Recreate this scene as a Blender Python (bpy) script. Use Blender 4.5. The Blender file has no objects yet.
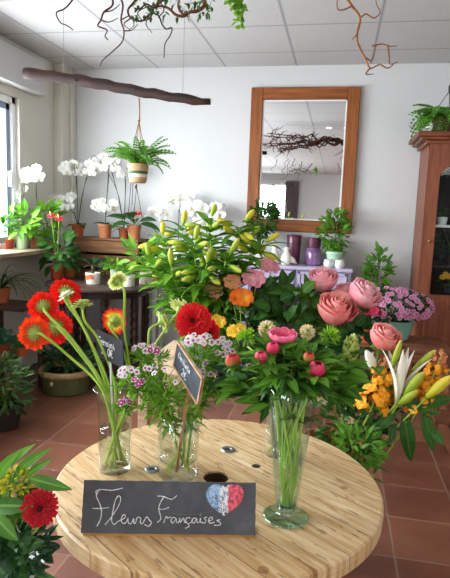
import bpy, math, random
from math import sin, cos, pi, radians, sqrt, atan2
from mathutils import Vector as V, Matrix
random.seed(11)
sc = bpy.context.scene
COL = sc.collection
UP = V((0, 0, 1))

# ------------------------------------------------------------------ camera
F = 548.6; PSI, TH, RO = radians(11.286), radians(7.852), radians(2.025); CX, CY = 225.0, 289.0
CZ = 1.35
fw = V((-sin(PSI)*cos(TH), cos(PSI)*cos(TH), -sin(TH)))
_r0 = V((cos(PSI), sin(PSI), 0)); _u0 = _r0.cross(fw)
RI = (_r0*cos(RO) + _u0*sin(RO)).normalized(); UI = (_u0*cos(RO) - _r0*sin(RO)).normalized()
CAM = V((0, 0, CZ))
def ray(px, py): return RI*((px-CX)/F) + UI*((CY-py)/F) + fw
def A(px, py, y): d = ray(px, py); return CAM + d*(y/d.y)
def Zp(px, py, z): d = ray(px, py); return CAM + d*((z-CZ)/d.z)
def S(y): return y/F          # metres per pixel at depth y (about)
cd = bpy.data.cameras.new('camera'); co = bpy.data.objects.new('camera', cd); COL.objects.link(co)
cd.sensor_fit = 'VERTICAL'; cd.sensor_height = 36.0; cd.lens = F/578*36.0
cd.clip_start = 0.02; cd.clip_end = 100
m3 = Matrix((RI, UI, -fw)).transposed(); co.matrix_world = Matrix.Translation(CAM) @ m3.to_4x4()
sc.camera = co

# ------------------------------------------------------------------ materials
def lin(h):
    h = h.lstrip('#'); o = []
    for i in (0, 2, 4):
        c = int(h[i:i+2], 16)/255; o.append(c/12.92 if c <= .04045 else ((c+.055)/1.055)**2.4)
    return (o[0], o[1], o[2], 1)
class NT:
    def __init__(s, name):
        s.m = bpy.data.materials.new(name); s.m.use_nodes = True; s.t = s.m.node_tree; s.t.nodes.clear()
        s.out = s.n('ShaderNodeOutputMaterial')
    def n(s, ty, **kw):
        x = s.t.nodes.new(ty)
        for k, v in kw.items():
            if k in ('operation', 'blend_type', 'data_type', 'attribute_name', 'interpolation', 'wave_type', 'bands_direction', 'wave_profile', 'feature', 'noise_dimensions', 'attribute_type'): setattr(x, k, v)
            else:
                s.put(x, k.replace('_', ' '), v)
        return x
    def put(s, x, k, v):
        i = x.inputs[int(k)] if k.isdigit() else x.inputs[k]
        if isinstance(v, bpy.types.NodeSocket): s.t.links.new(v, i)
        else: i.default_value = v
    def math(s, op, a, b=0.0, c=None):
        x = s.t.nodes.new('ShaderNodeMath'); x.operation = op
        s.put(x, '0', a); s.put(x, '1', b)
        if c is not None: s.put(x, '2', c)
        return x.outputs[0]
    def mix(s, f, a, b, bt='MIX'):
        x = s.t.nodes.new('ShaderNodeMix'); x.data_type = 'RGBA'; x.blend_type = bt
        s.put(x, '0', f); s.put(x, '6', a); s.put(x, '7', b); return x.outputs[2]
    def ramp(s, f, stops):
        x = s.t.nodes.new('ShaderNodeValToRGB'); e = x.color_ramp.elements
        while len(e) < len(stops): e.new(0.5)
        for q, (p, c) in zip(e, stops): q.position = p; q.color = lin(c) if isinstance(c, str) else c
        s.put(x, '0', f); return x.outputs[0]
    def pos(s): return s.n('ShaderNodeNewGeometry').outputs['Position']
    def noise(s, scale, detail=3, vec=None, rough=.5):
        x = s.n('ShaderNodeTexNoise', Scale=scale, Detail=detail, Roughness=rough)
        s.put(x, 'Vector', vec if vec is not None else s.n('ShaderNodeTexCoord').outputs['Object']); return x.outputs[0]
    def attr(s, nm): return s.n('ShaderNodeAttribute', attribute_name=nm).outputs['Fac']
    def bsdf(s, col, rough=.5, spec=.5, metal=0.0, **kw):
        x = s.n('ShaderNodeBsdfPrincipled'); s.put(x, 'Base Color', col); s.put(x, 'Roughness', rough); s.put(x, 'Specular IOR Level', spec); s.put(x, 'Metallic', metal)
        for k, v in kw.items(): s.put(x, k.replace('_', ' '), v)
        return x
    def bump(s, h, strength=.3, dist=.01):
        x = s.n('ShaderNodeBump'); s.put(x, 'Height', h); x.inputs['Strength'].default_value = strength; x.inputs['Distance'].default_value = dist; return x.outputs[0]
    def end(s, sh): s.t.links.new(sh if isinstance(sh, bpy.types.NodeSocket) else sh.outputs[0], s.out.inputs[0]); return s.m
MATS = {}
def plain(name, c, rough=.6, spec=.4, var=.12, scale=14, metal=0.0, bumpy=0.0):
    k = ('p', name)
    if k in MATS: return MATS[k]
    n = NT(name); f = n.noise(scale, 4)
    a = lin(c); d = tuple(max(0, x*(1-var*1.6)) for x in a[:3])+(1,); b = tuple(min(1, x*(1+var)) for x in a[:3])+(1,)
    col = n.ramp(f, [(.3, d), (.7, b)])
    p = n.bsdf(col, rough, spec, metal)
    if bumpy: n.put(p, 'Normal', n.bump(n.noise(scale*6, 3), bumpy, .004))
    MATS[k] = n.end(p); return MATS[k]
def leafm(name, dark, light, mid=None, rough=.45, trans=.3, tcol=None, spec=.25):
    """leaf: colour from the along (tt) and across (uu) attributes plus noise, some light passing through"""
    k = ('l', name)
    if k in MATS: return MATS[k]
    n = NT(name); f = n.math('ADD', n.math('MULTIPLY', n.noise(17, 2), .7), n.math('MULTIPLY', n.attr('rr'), .55))
    col = n.ramp(f, [(.28, dark), (.85, light)])
    if mid: col = n.mix(n.math('MULTIPLY', n.math('LESS_THAN', n.attr('uu'), .14), .6), col, lin(mid))
    p = n.bsdf(col, rough, spec)
    t = n.n('ShaderNodeBsdfTranslucent'); n.put(t, 'Color', n.mix(.5, col, lin(tcol or light)))
    mx = n.n('ShaderNodeMixShader'); n.put(mx, '0', trans); n.t.links.new(p.outputs[0], mx.inputs[1]); n.t.links.new(t.outputs[0], mx.inputs[2])
    MATS[k] = n.end(mx); return MATS[k]
def petalm(name, stops, rough=.55, trans=.3, across=None):
    """petal: colour ramp along tt (0 base .. 1 tip)"""
    k = ('f', name)
    if k in MATS: return MATS[k]
    n = NT(name); f = n.math('ADD', n.attr('tt'), n.math('MULTIPLY', n.math('SUBTRACT', n.attr('rr'), .5), .18))
    col = n.ramp(f, stops)
    if across: col = n.mix(n.math('MULTIPLY', n.math('LESS_THAN', n.attr('uu'), .3), .7), col, lin(across))
    p = n.bsdf(col, rough, .25)
    t = n.n('ShaderNodeBsdfTranslucent'); n.put(t, 'Color', col)
    mx = n.n('ShaderNodeMixShader'); n.put(mx, '0', trans); n.t.links.new(p.outputs[0], mx.inputs[1]); n.t.links.new(t.outputs[0], mx.inputs[2])
    MATS[k] = n.end(mx); return MATS[k]
def glassm(name, tint='#f4fbf8', edge='#e8f4f0', refl=.10, edgew=.55, edgec='#dfece6'):
    k = ('g', name)
    if k in MATS: return MATS[k]
    n = NT(name)
    lw = n.n('ShaderNodeLayerWeight', Blend=.35).outputs['Facing']
    tr = n.n('ShaderNodeBsdfTransparent'); n.put(tr, 'Color', n.ramp(lw, [(0.0, tint), (.6, tint), (1.0, edgec)]))
    gl = n.n('ShaderNodeBsdfGlossy'); n.put(gl, 'Roughness', .03); n.put(gl, 'Color', lin(edge))
    fac = n.math('ADD', refl*.5, n.math('MULTIPLY', n.math('POWER', lw, 2.2), edgew))
    mx = n.n('ShaderNodeMixShader'); n.put(mx, '0', fac); n.t.links.new(tr.outputs[0], mx.inputs[1]); n.t.links.new(gl.outputs[0], mx.inputs[2])
    MATS[k] = n.end(mx); return MATS[k]
def emitm(name, c, st):
    n = NT(name); e = n.n('ShaderNodeEmission'); n.put(e, 'Color', lin(c)); n.put(e, 'Strength', st); return n.end(e)
def woodm(name, c1, c2, c3, axis=0, scale=3.0, rough=.45, stretch=14, bumpy=.12):
    k = ('w', name)
    if k in MATS: return MATS[k]
    n = NT(name); tc = n.n('ShaderNodeTexCoord').outputs['Object']
    mp = n.n('ShaderNodeMapping'); n.put(mp, 'Vector', tc); sv = [stretch]*3; sv[axis] = 1.2; mp.inputs['Scale'].default_value = sv
    f = n.noise(scale, 6, mp.outputs[0], .62)
    col = n.ramp(f, [(.3, c1), (.5, c2), (.72, c3)])
    p = n.bsdf(col, rough, .4); n.put(p, 'Normal', n.bump(f, bumpy, .004)); MATS[k] = n.end(p); return MATS[k]

# ------------------------------------------------------------------ mesh builder
class MB:
    def __init__(s): s.v = []; s.f = []; s.t = []; s.u = []; s.r = []; s.mi = []; s.cur = 0; s.rr = .5
    def vert(s, p, t=0.0, u=0.0):
        s.v.append(V(p)); s.t.append(t); s.u.append(u); s.r.append(s.rr); return len(s.v)-1
    def face(s, *i): s.f.append(i); s.mi.append(s.cur)
    def rnd(s): s.rr = random.random()
    def grid(s, rows, closed=False, flip=False):
        for a, b in zip(rows, rows[1:]):
            k = len(a)
            for j in range(k if closed else k-1):
                q = (a[j], a[(j+1) % k], b[(j+1) % k], b[j]); s.face(*(q[::-1] if flip else q))
    def tube(s, pts, rad, n=6, cap=True):
        pts = [V(p) for p in pts]; rows = []; ref = None
        for i, p in enumerate(pts):
            d = (pts[min(i+1, len(pts)-1)] - pts[max(i-1, 0)])
            if d.length < 1e-9: d = V((0, 0, 1))
            d.normalize()
            if ref is None: ref = V((1, 0, 0)) if abs(d.x) < .8 else V((0, 1, 0))
            a = (ref - d*ref.dot(d))
            if a.length < 1e-6: a = d.orthogonal()
            a.normalize(); ref = a; b = d.cross(a)
            rd = rad[i] if isinstance(rad, (list, tuple)) else rad
            rows.append([s.vert(p + (a*cos(2*pi*k/n) + b*sin(2*pi*k/n))*rd, i/max(1, len(pts)-1)) for k in range(n)])
        s.grid(rows, True)
        if cap: s.face(*rows[0][::-1]); s.face(*rows[-1])
    def lathe(s, prof, c, n=28, axis=UP, cap0=False, cap1=False):
        c = V(c); ax = V(axis).normalized(); a = ax.orthogonal().normalized(); b = ax.cross(a); rows = []
        for i, (rr, z) in enumerate(prof):
            rows.append([s.vert(c + ax*z + (a*cos(2*pi*k/n) + b*sin(2*pi*k/n))*rr, i/max(1, len(prof)-1)) for k in range(n)])
        s.grid(rows, True)
        if cap0: s.face(*rows[0][::-1])
        if cap1: s.face(*rows[-1])
    def box(s, lo, hi, bev=0.0, rot=None, org=None):
        lo, hi = V(lo), V(hi); c = (lo+hi)/2; h = (hi-lo)/2
        b = min(bev, h.x*.9, h.y*.9, h.z*.9)
        i0 = len(s.v)
        if b <= 0:
            for z in (-1, 1):
                for y in (-1, 1):
                    for x in (-1, 1): s.vert(c + V((x*h.x, y*h.y, z*h.z)))
            for q in ((0,2,3,1),(4,5,7,6),(0,1,5,4),(2,6,7,3),(0,4,6,2),(1,3,7,5)): s.face(*(i0+k for k in q))
        else:
            idx = {}
            for x in (-1, 1):
                for y in (-1, 1):
                    for z in (-1, 1):
                        for ax in range(3):
                            o = [x*(h.x-b), y*(h.y-b), z*(h.z-b)]; o[ax] += (x, y, z)[ax]*b
                            idx[(x, y, z, ax)] = s.vert(c + V(o))
            for ax in range(3):
                o1, o2 = (ax+1) % 3, (ax+2) % 3
                for sg in (-1, 1):
                    q = []
                    for p1, p2 in ((-1,-1),(1,-1),(1,1),(-1,1)):
                        k = [0,0,0]; k[ax] = sg; k[o1] = p1; k[o2] = p2; q.append(idx[(*k, ax)])
                    s.face(*(q if sg > 0 else q[::-1]))
                for p1 in (-1, 1):
                    for p2 in (-1, 1):
                        q = []
                        for sg, which in ((-1, o1), (1, o1), (1, o2), (-1, o2)):
                            k = [0,0,0]; k[ax] = sg; k[o1] = p1; k[o2] = p2; q.append(idx[(*k, which)])
                        s.face(*(q if p1*p2 < 0 else q[::-1]))
            for x in (-1, 1):
                for y in (-1, 1):
                    for z in (-1, 1):
                        q = [idx[(x, y, z, a)] for a in range(3)]; s.face(*(q if x*y*z > 0 else q[::-1]))
        if rot is not None:
            o = V(org) if org is not None else c
            for k in range(i0, len(s.v)): s.v[k] = rot @ (s.v[k]-o) + o
    def slab(s, o, eu, ev, en):
        """box from corner o with edge vectors"""
        o = V(o); i0 = len(s.v)
        for z in (0, 1):
            for y in (0, 1):
                for x in (0, 1): s.vert(o + eu*x + ev*y + en*z)
        for q in ((0,2,3,1),(4,5,7,6),(0,1,5,4),(2,6,7,3),(0,4,6,2),(1,3,7,5)): s.face(*(i0+k for k in q))
    def ball(s, c, r, n=10, m=7, axis=UP, sq=(1, 1), jit=0.0):
        c = V(c); ax = V(axis).normalized(); a = ax.orthogonal().normalized(); b = ax.cross(a); rows = []
        for i in range(m+1):
            th = pi*i/m; rr = max(sin(th), .02)*r*sq[0]; z = -cos(th)*r*sq[1]
            rows.append([s.vert(c + ax*z + (a*cos(2*pi*k/n)+b*sin(2*pi*k/n))*rr*(1+jit*random.uniform(-1, 1)), i/m) for k in range(n)])
        s.grid(rows, True)
    def leaf(s, p, d, nrm, L, W, bend=.5, fold=.25, seg=5, shape='ovate', cup=0.0, t0=0.0):
        s.rnd(); p = V(p); d = V(d).normalized(); nrm = V(nrm); nrm = nrm - d*nrm.dot(d)
        if nrm.length < 1e-5: nrm = d.orthogonal()
        nrm.normalize(); sd = d.cross(nrm); rows = []; q = p.copy()
        for i in range(seg+1):
            t = i/seg
            if shape == 'ovate': w = sin(pi*min(1, t*.94+.03)**.72)
            elif shape == 'lance': w = sin(pi*min(1, t*.95+.03)**.85)**.9
            elif shape == 'strap': w = min(1, .45+t*3)*sqrt(max(0, 1-t**3))
            elif shape == 'petal': w = sqrt(max(0, sin(pi*min(1, .05+t*.90)**1.5)))*.9+.06
            elif shape == 'round': w = sqrt(max(0.0, 1-(2*min(1, t*.97+.02)-1)**2))
            elif shape == 'blade': w = (1-t)**.7
            else: w = sin(pi*t)
            ang = -bend*(t if bend else 0)
            dd = d*cos(ang) + nrm*sin(ang); nn = nrm*cos(ang) - d*sin(ang)
            if i: q = q + dd*(L/seg)
            w = max(w, .02)*W/2
            rows.append([s.vert(q - sd*w + nn*(fold*w + cup*w), t, 1), s.vert(q, t, 0), s.vert(q + sd*w + nn*(fold*w + cup*w), t, 1)])
        s.grid(rows)
    def build(s, name, mats, parent=None, smooth=True):
        me = bpy.data.meshes.new(name); off = V((0, 0, 0))
        q = parent
        while q is not None: off += q.location; q = q.parent
        me.from_pydata([tuple(v-off) for v in s.v], [], s.f)
        for nm, dat in (('tt', s.t), ('uu', s.u), ('rr', s.r)):
            a = me.attributes.new(nm, 'FLOAT', 'POINT'); a.data.foreach_set('value', dat)
        if not isinstance(mats, (list, tuple)): mats = [mats]
        for m in mats: me.materials.append(m)
        me.polygons.foreach_set('material_index', s.mi)
        me.polygons.foreach_set('use_smooth', [bool(smooth)]*len(me.polygons))
        me.update()
        o = bpy.data.objects.new(name, me); COL.objects.link(o); o.parent = parent
        if smooth == 'auto':
            bpy.context.view_layer.objects.active = o
            try: me.set_sharp_from_angle(angle=radians(38))
            except Exception: pass
        return o
def thing(name, label, cat, loc, group=None):
    o = bpy.data.objects.new(name, None); COL.objects.link(o); o.location = V(loc); o.empty_display_size = .05
    o['label'] = label; o['category'] = cat; o['kind'] = 'thing'
    if group: o['group'] = group
    return o
def struct(o): o['kind'] = 'structure'; return o
def bez(p, n=10):
    """smooth curve through points (Catmull-Rom)"""
    p = [V(x) for x in p]
    if len(p) < 3: return [p[0].lerp(p[-1], i/n) for i in range(n+1)]
    out = []; e = [p[0]*2-p[1]] + p + [p[-1]*2-p[-2]]
    k = max(2, n//(len(p)-1))
    for i in range(1, len(e)-2):
        for j in range(k):
            t = j/k; a, b, c, d = e[i-1], e[i], e[i+1], e[i+2]
            out.append(.5*((2*b) + (c-a)*t + (2*a-5*b+4*c-d)*t*t + (3*b-a-3*c+d)*t**3))
    out.append(p[-1]); return out
def rv(z=None):
    a = random.uniform(0, 2*pi); zz = random.uniform(-1, 1) if z is None else z; r = sqrt(max(0, 1-zz*zz)); return V((r*cos(a), r*sin(a), zz))
def cvec(a, b, c): return (RI*a + UI*b + fw*c).normalized()
U_ = random.uniform

# ================================================================== ROOM
X0, X1, Y0, Y1, H = -2.51, 2.9, -7.2, 4.80, 2.59
def wallm(name, c, var=.03):
    n = NT(name); f = n.noise(1.3, 3, n.pos()); g = n.noise(90, 2, n.pos())
    a = lin(c); d = tuple(x*(1-var*2) for x in a[:3])+(1,)
    p = n.bsdf(n.ramp(f, [(.3, d), (.7, a)]), .8, .25); n.put(p, 'Normal', n.bump(g, .06, .003)); return n.end(p)
M_wall = wallm('wall_paint', '#d0d0d0'); M_wall2 = wallm('wall_paint_warm', '#d9d6cc')
M_white = plain('white_paint', '#e9e9e8', .45, .4, .03, 6)
# floor: square terracotta tiles
n = NT('terracotta_tiles'); sp = n.n('ShaderNodeSeparateXYZ'); n.put(sp, '0', n.pos())
TS = .315
fx = n.math('DIVIDE', n.math('SUBTRACT', sp.outputs[0], .307), TS); fy = n.math('DIVIDE', n.math('SUBTRACT', sp.outputs[1], 2.15), TS)
def edge(v): return n.math('ABSOLUTE', n.math('SUBTRACT', n.math('FRACT', v), .5))
gr = n.math('GREATER_THAN', n.math('MAXIMUM', edge(fx), edge(fy)), .4885)
cb = n.n('ShaderNodeCombineXYZ'); n.put(cb, '0', n.math('FLOOR', fx)); n.put(cb, '1', n.math('FLOOR', fy))
wn = n.n('ShaderNodeTexWhiteNoise'); n.put(wn, 'Vector', cb.outputs[0])
f = n.math('ADD', n.math('MULTIPLY', n.noise(4, 5, n.pos()), .6), n.math('MULTIPLY', wn.outputs[0], .4))
tile = n.ramp(f, [(.25, '#6c4131'), (.5, '#82513c'), (.8, '#95644b')])
col = n.mix(n.math('MULTIPLY', gr, .55), tile, lin('#9a8474'))
p = n.bsdf(col, .34, .5); n.put(p, 'Roughness', n.math('ADD', n.math('MULTIPLY', n.noise(7, 3, n.pos()), .25), n.math('ADD', .22, n.math('MULTIPLY', gr, .4))))
n.put(p, 'Normal', n.bump(n.math('SUBTRACT', n.math('MULTIPLY', n.noise(9, 3, n.pos()), .25), gr), .35, .004)); M_floor = n.end(p)
# ceiling: mineral tiles on a grid
n = NT('ceiling_tiles'); sp = n.n('ShaderNodeSeparateXYZ'); n.put(sp, '0', n.pos())
fx = n.math('DIVIDE', n.math('SUBTRACT', sp.outputs[0], -1.62), .602); fy = n.math('DIVIDE', n.math('SUBTRACT', sp.outputs[1], 3.81), .60)
ex, ey = edge(fx), edge(fy); mx_ = n.math('MAXIMUM', ex, ey)
gr = n.math('GREATER_THAN', mx_, .481); gr2 = n.math('GREATER_THAN', mx_, .493)
base = n.ramp(n.noise(60, 3, n.pos()), [(.3, '#c3c0c0'), (.7, '#cbc9c9')])
col = n.mix(gr, base, lin('#b4b2b3')); col = n.mix(gr2, col, lin('#98979a'))
p = n.bsdf(col, .85, .2); n.put(p, 'Normal', n.bump(n.math('ADD', n.math('MULTIPLY', n.noise(160, 2, n.pos()), .2), gr), .3, .004)); M_ceil = n.end(p)

m = MB(); m.box((X0-.2, Y0-.2, -.1), (X1+.2, Y1+.2, 0)); struct(m.build('floor', M_floor, None, False))
m = MB(); m.box((X0-.2, Y0-.2, H), (X1+.2, Y1+.2, H+.1)); struct(m.build('ceiling', M_ceil, None, False))
m = MB(); m.box((X0-.2, Y1, 0), (X1+.2, Y1+.15, H)); struct(m.build('wall_back', M_wall, None, False))
m = MB(); m.box((X1, Y0, 0), (X1+.15, Y1, H)); struct(m.build('wall_right', M_wall, None, False))
WIN = [(.4, 4.05), (-4.6, -1.2)]; WZ0, WZ1 = 1.0, 2.19  # second opening is invented, to admit fill light behind the camera
m = MB(); m.box((X0-.2, Y0, 0), (X0, Y1, WZ0)); m.box((X0-.2, Y0, WZ1), (X0, Y1, H))
for a, b in ((WIN[0][1], Y1), (WIN[1][1], WIN[0][0]), (Y0, WIN[1][0])): m.box((X0-.2, a, WZ0), (X0, b, WZ1))
struct(m.build('wall_left', M_wall2, None, False))
FW = (-2.40, -1.55, .85, 2.28)
m = MB(); m.box((X0, Y0-.15, 0), (FW[0], Y0, H)); m.box((FW[1], Y0-.15, 0), (X1, Y0, H)); m.box((FW[0], Y0-.15, 0), (FW[1], Y0, FW[2])); m.box((FW[0], Y0-.15, FW[3]), (FW[1], Y0, H))
struct(m.build('wall_front', M_wall, None, False))
# boxed pipe in the corner, shutter casing over the window, sill board, skirting
m = MB(); m.box((X0, 4.585, 0), (-2.425, Y1, H), .004); m.box((-2.425, 4.72, 0), (-2.40, Y1, H), .004); struct(m.build('trim_1', M_wall2, None, False))
m = MB(); m.box((X0, -1.0, 2.276), (X0+.075, 4.30, 2.53), .006); m.box((X0, -1.0, 2.255), (X0+.09, 4.31, 2.278), .003); struct(m.build('trim_2', M_wall, None, False))
m = MB(); m.box((X0-.15, .3, .985), (-2.24, 4.34, 1.018), .004); struct(m.build('trim_3', plain('sill_board', '#8f7d68', .5), None, False))
m = MB(); m.box((X0+.09, Y1-.013, 0), (X1, Y1, .08), .003); struct(m.build('baseboard_back', plain('skirting', '#8a5a44', .4), None, False))
M_frame = plain('window_frame_white', '#f2f4f8', .35, .5, .02); M_sash = plain('window_sash_grey', '#8f9bb4', .4, .5, .05)
M_pane = glassm('window_glass', '#f6fbff', '#ffffff', .06, .25)
for wi, (a, b) in enumerate(WIN):
    root = MB(); e = .055; x0, x1 = X0-.13, X0-.03
    root.box((x0, a, WZ0), (x1, a+e, WZ1), .006); root.box((x0, b-e, WZ0), (x1, b, WZ1), .006); root.box((x0, a, WZ1-e), (x1, b, WZ1), .006); root.box((x0, a, WZ0), (x1, b, WZ0+e), .006)
    w = struct(root.build('window_%d' % (wi+1), M_frame, None, False))
    k = 3; L = (b-a-2*e)/k
    s = MB(); g = MB(); hd = MB()
    for i in range(k):
        y0 = a+e+i*L; y1 = y0+L
        for q in ((y0, y0+.05, WZ0+e, WZ1-e), (y1-.05, y1, WZ0+e, WZ1-e), (y0, y1, WZ0+e, WZ0+e+.05), (y0, y1, WZ1-e-.05, WZ1-e)): s.box((x0+.02, q[0], q[2]), (x1-.02, q[1], q[3]), .004)
        g.box((x0+.045, y0+.05, WZ0+e+.05), (x0+.05, y1-.05, WZ1-e-.05)); hd.box((x1-.02, y1-.04, 1.5), (x1+.012, y1-.02, 1.62), .004)
    s.build('window_sash', M_sash, w, False); g.build('pane', M_pane, w, False); hd.build('window_handle', M_frame, w, False)
s = MB(); e = .05
for q in ((FW[0], FW[0]+e, FW[2], FW[3]), (FW[1]-e, FW[1], FW[2], FW[3]), (FW[0], FW[1], FW[2], FW[2]+e), (FW[0], FW[1], FW[3]-e, FW[3]), ((FW[0]+FW[1])/2-.03, (FW[0]+FW[1])/2+.03, FW[2], FW[3])): s.box((q[0], Y0-.1, q[2]), (q[1], Y0-.03, q[3]), .004)
w = struct(s.build('window_3', M_frame, None, False)); g = MB(); g.box((FW[0]+e, Y0-.07, FW[2]+e), (FW[1]-e, Y0-.065, FW[3]-e)); g.build('pane', M_pane, w, False)
# curtain by the far window (seen in the mirror)
m = MB(); rows = []
for z in (0.08, 1.2, 2.36):
    rows.append([m.vert((-1.60+.0105*i, Y0+.09+.022*sin(i*1.1), z)) for i in range(40)])
m.grid(rows); t = thing('curtain', 'grey brown curtain hanging beside the far window seen in the mirror', 'curtain', (-1.4, Y0+.09, .08)); m.build('drape', plain('curtain_cloth', '#6d5f62', .9, .1), t)
m = MB(); m.tube([(-2.48, Y0+.09, 2.38), (-1.1, Y0+.09, 2.38)], .012); m.build('curtain_rod', plain('rod_metal', '#b5b5b5', .4, metal=.6), t)

# ------------------------------------------------------------------ light
W = bpy.data.worlds.new('World'); sc.world = W; W.use_nodes = True
wb = W.node_tree.nodes['Background']; wb.inputs[0].default_value = (1, .99, .97, 1); wb.inputs[1].default_value = 3.0
def area(name, loc, d, sx, sy, pw, c=(1, .98, .95)):
    l = bpy.data.lights.new(name, 'AREA'); l.shape = 'RECTANGLE'; l.size = sx; l.size_y = sy; l.energy = pw; l.color = c
    o = bpy.data.objects.new(name, l); COL.objects.link(o); o.location = loc; o.rotation_euler = V(d).to_track_quat('-Z', 'Y').to_euler(); return o
area('daylight_side_window', (X0-.45, 2.2, 1.75), (1, 0, -.12), 3.9, 1.5, 450, (1, .985, .955))
area('fill_rear_side', (X0-.45, -2.9, 1.75), (1, .25, -.1), 3.6, 1.5, 280, (1, .985, .955))  # added fill lamp outside the invented rear opening
area('daylight_far_window', (-1.97, Y0-.4, 1.6), (.1, 1, -.1), 1.0, 1.4, 90)
area('overhead_fill', (1.5, -.6, H-.02), (-.2, .2, -1), 2.2, 2.6, 62, (1, .97, .93))  # added soft fill from overhead, no actual fixture
area('overhead_fill_rear', (1.6, -5.0, H-.02), (-.1, 0, -1), 2.0, 3.0, 120, (1, .97, .93))  # added fill that brightens the rear room in the mirror

# recessed spots (reflected in the mirror)
for i, (x, lab) in enumerate(((-.20, 'round recessed ceiling spot reflected in the mirror, nearer the mirror centre'), (.04, 'round recessed ceiling spot reflected in the mirror, beside the frame'))):
    t = thing('ceiling_spot', lab, 'light', (x, 1.5, H), 'recessed ceiling spots'); m = MB(); m.lathe([(.034, -.001), (.046, -.006), (.05, 0)], (x, 1.5, H), 20); m.build('rim', M_white, t)
    m = MB(); m.lathe([(.0, -.003), (.035, -.003)], (x, 1.5, H), 20); m.build('lamp', emitm('spot_glow_%d' % i, '#fff4de', 14), t)

# ================================================================== MIRROR
M_oak = woodm('oak', '#6f3a17', '#8a4d20', '#a3622d', 2, 3, .38)
M_oakx = woodm('oak_across', '#6f3a17', '#8a4d20', '#a3622d', 0, 3, .38)
tl, br = V((-.782, 4.78, 2.410)), V((.118, 4.78, 1.214)); fwid = .1
mir = thing('wall_mirror', 'tall mirror in a broad orange brown oak frame hung on the back wall', 'mirror', (-.33, 4.79, 1.214))
m = MB()
for x0, x1 in ((tl.x, tl.x+fwid), (br.x-fwid, br.x)): m = MB(); m.box((x0, 4.755, br.z), (x1, 4.797, tl.z), .005); m.build('stile', M_oak, mir, False)
for z0, z1 in ((br.z, br.z+fwid), (tl.z-fwid, tl.z)): m = MB(); m.box((tl.x+fwid, 4.757, z0), (br.x-fwid, 4.797, z1), .005); m.build('crossrail', M_oakx, mir, False)
m = MB(); m.box((tl.x+fwid, 4.779, br.z+fwid), (br.x-fwid, 4.785, tl.z-fwid)); n = NT('mirror_silver'); mg = m.build('mirror_glass', n.end(n.bsdf(lin('#eef0f0'), .015, .5, 1.0)), mir, False)
m = MB(); b_ = .012
for q in ((tl.x+fwid, tl.x+fwid+b_, br.z+fwid, tl.z-fwid), (br.x-fwid-b_, br.x-fwid, br.z+fwid, tl.z-fwid), (tl.x+fwid, br.x-fwid, br.z+fwid, br.z+fwid+b_), (tl.x+fwid, br.x-fwid, tl.z-fwid-b_, tl.z-fwid)): m.box((q[0], 4.774, q[2]), (q[1], 4.7795, q[3]), .002)
m.build('bevel_strip', plain('mirror_bevel', '#eceef0', .1, .8, .02), mg, False)

# ================================================================== LAVENDER CONSOLE
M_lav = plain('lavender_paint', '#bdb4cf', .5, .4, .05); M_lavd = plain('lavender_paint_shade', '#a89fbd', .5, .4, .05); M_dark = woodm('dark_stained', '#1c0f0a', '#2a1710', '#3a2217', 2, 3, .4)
cx0, cx1, cy0, cy1, cz = -.74, .128, 4.45, 4.75, .945
con = thing('console_cabinet', 'lavender painted low console with panelled front below the mirror', 'cabinet', ((cx0+cx1)/2, 4.6, 0))
m = MB(); m.box((cx0-.015, cy0-.02, cz-.028), (cx1+.015, cy1, cz), .006); m.build('top', M_lav, con, False)
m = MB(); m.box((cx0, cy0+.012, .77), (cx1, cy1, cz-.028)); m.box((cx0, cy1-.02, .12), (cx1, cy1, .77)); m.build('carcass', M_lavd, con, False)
for i in range(2):
    a = cx0+.03+i*(cx1-cx0-.03)/2; b = a+(cx1-cx0-.06)/2-.015
    m = MB(); m.box((a, cy0+.002, .785), (b, cy0+.016, .905), .003); d = m.build('drawer', M_lav, con, False)
    m = MB()
    for q in ((a, b, .885, .905), (a, b, .785, .805), (a, a+.02, .785, .905), (b-.02, b, .785, .905)): m.box((q[0], cy0-.008, q[2]), (q[1], cy0+.004, q[3]), .002)
    m.build('drawer_frame', M_lav, d, False)
for x in (cx0+.025, cx1-.025):
    for y in (cy0+.03, cy1-.03):
        m = MB(); m.box((x-.022, y-.022, 0), (x+.022, y+.022, .78), .004); m.build('leg', M_lav, con, False)
m = MB(); m.box((cx0+.01, cy0+.02, .16), (cx1-.01, cy1-.02, .18)); m.build('shelf', M_dark, con, False)
m = MB(); m.box((cx0+.05, cy0+.1, .18), (cx1-.05, cy1-.06, .74), .01); t = thing('gap_shade_block', 'dark block added to shade the open space under the lavender console', 'box', ((cx0+cx1)/2, 4.6, .18)); m.build('body', plain('gap_shade_black', '#1a1719', .6), t, False)  # black block stands in for the shaded gap below the drawers
m = MB(); m.box((cx0+.045, cy0+.095, .74), (cx1-.045, cy1-.055, .765), .006); m.build('block_top', plain('gap_shade_black', '#1a1719', .6), t, False)

# ================================================================== DISPLAY CABINET, right
M_cab = woodm('cabinet_mahogany', '#5e2d18', '#7a4026', '#8f5434', 2, 2.4, .4); M_cabx = woodm('cabinet_mahogany_across', '#5a2b17', '#733b23', '#8a5132', 0, 2.4, .4)
kx0, kx1, ky0, ky1, kz = .622, 1.62, 4.30, 4.78, 1.90
cab = thing('display_cabinet', 'mahogany display cabinet with arched glass door against the back wall', 'cabinet', ((kx0+kx1)/2, 4.54, 0))
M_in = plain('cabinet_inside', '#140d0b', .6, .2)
m = MB(); m.box((kx0, ky0+.03, .05), (kx0+.025, ky1, kz)); m.box((kx1-.025, ky0+.03, .05), (kx1, ky1, kz)); m.box((kx0, ky1-.02, .05), (kx1, ky1, kz)); m.box((kx0, ky0+.03, .05), (kx1, ky1, .08)); m.box((kx0, ky0+.03, kz-.03), (kx1, ky1, kz)); cc = m.build('carcass', M_cab, cab, False)
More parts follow.
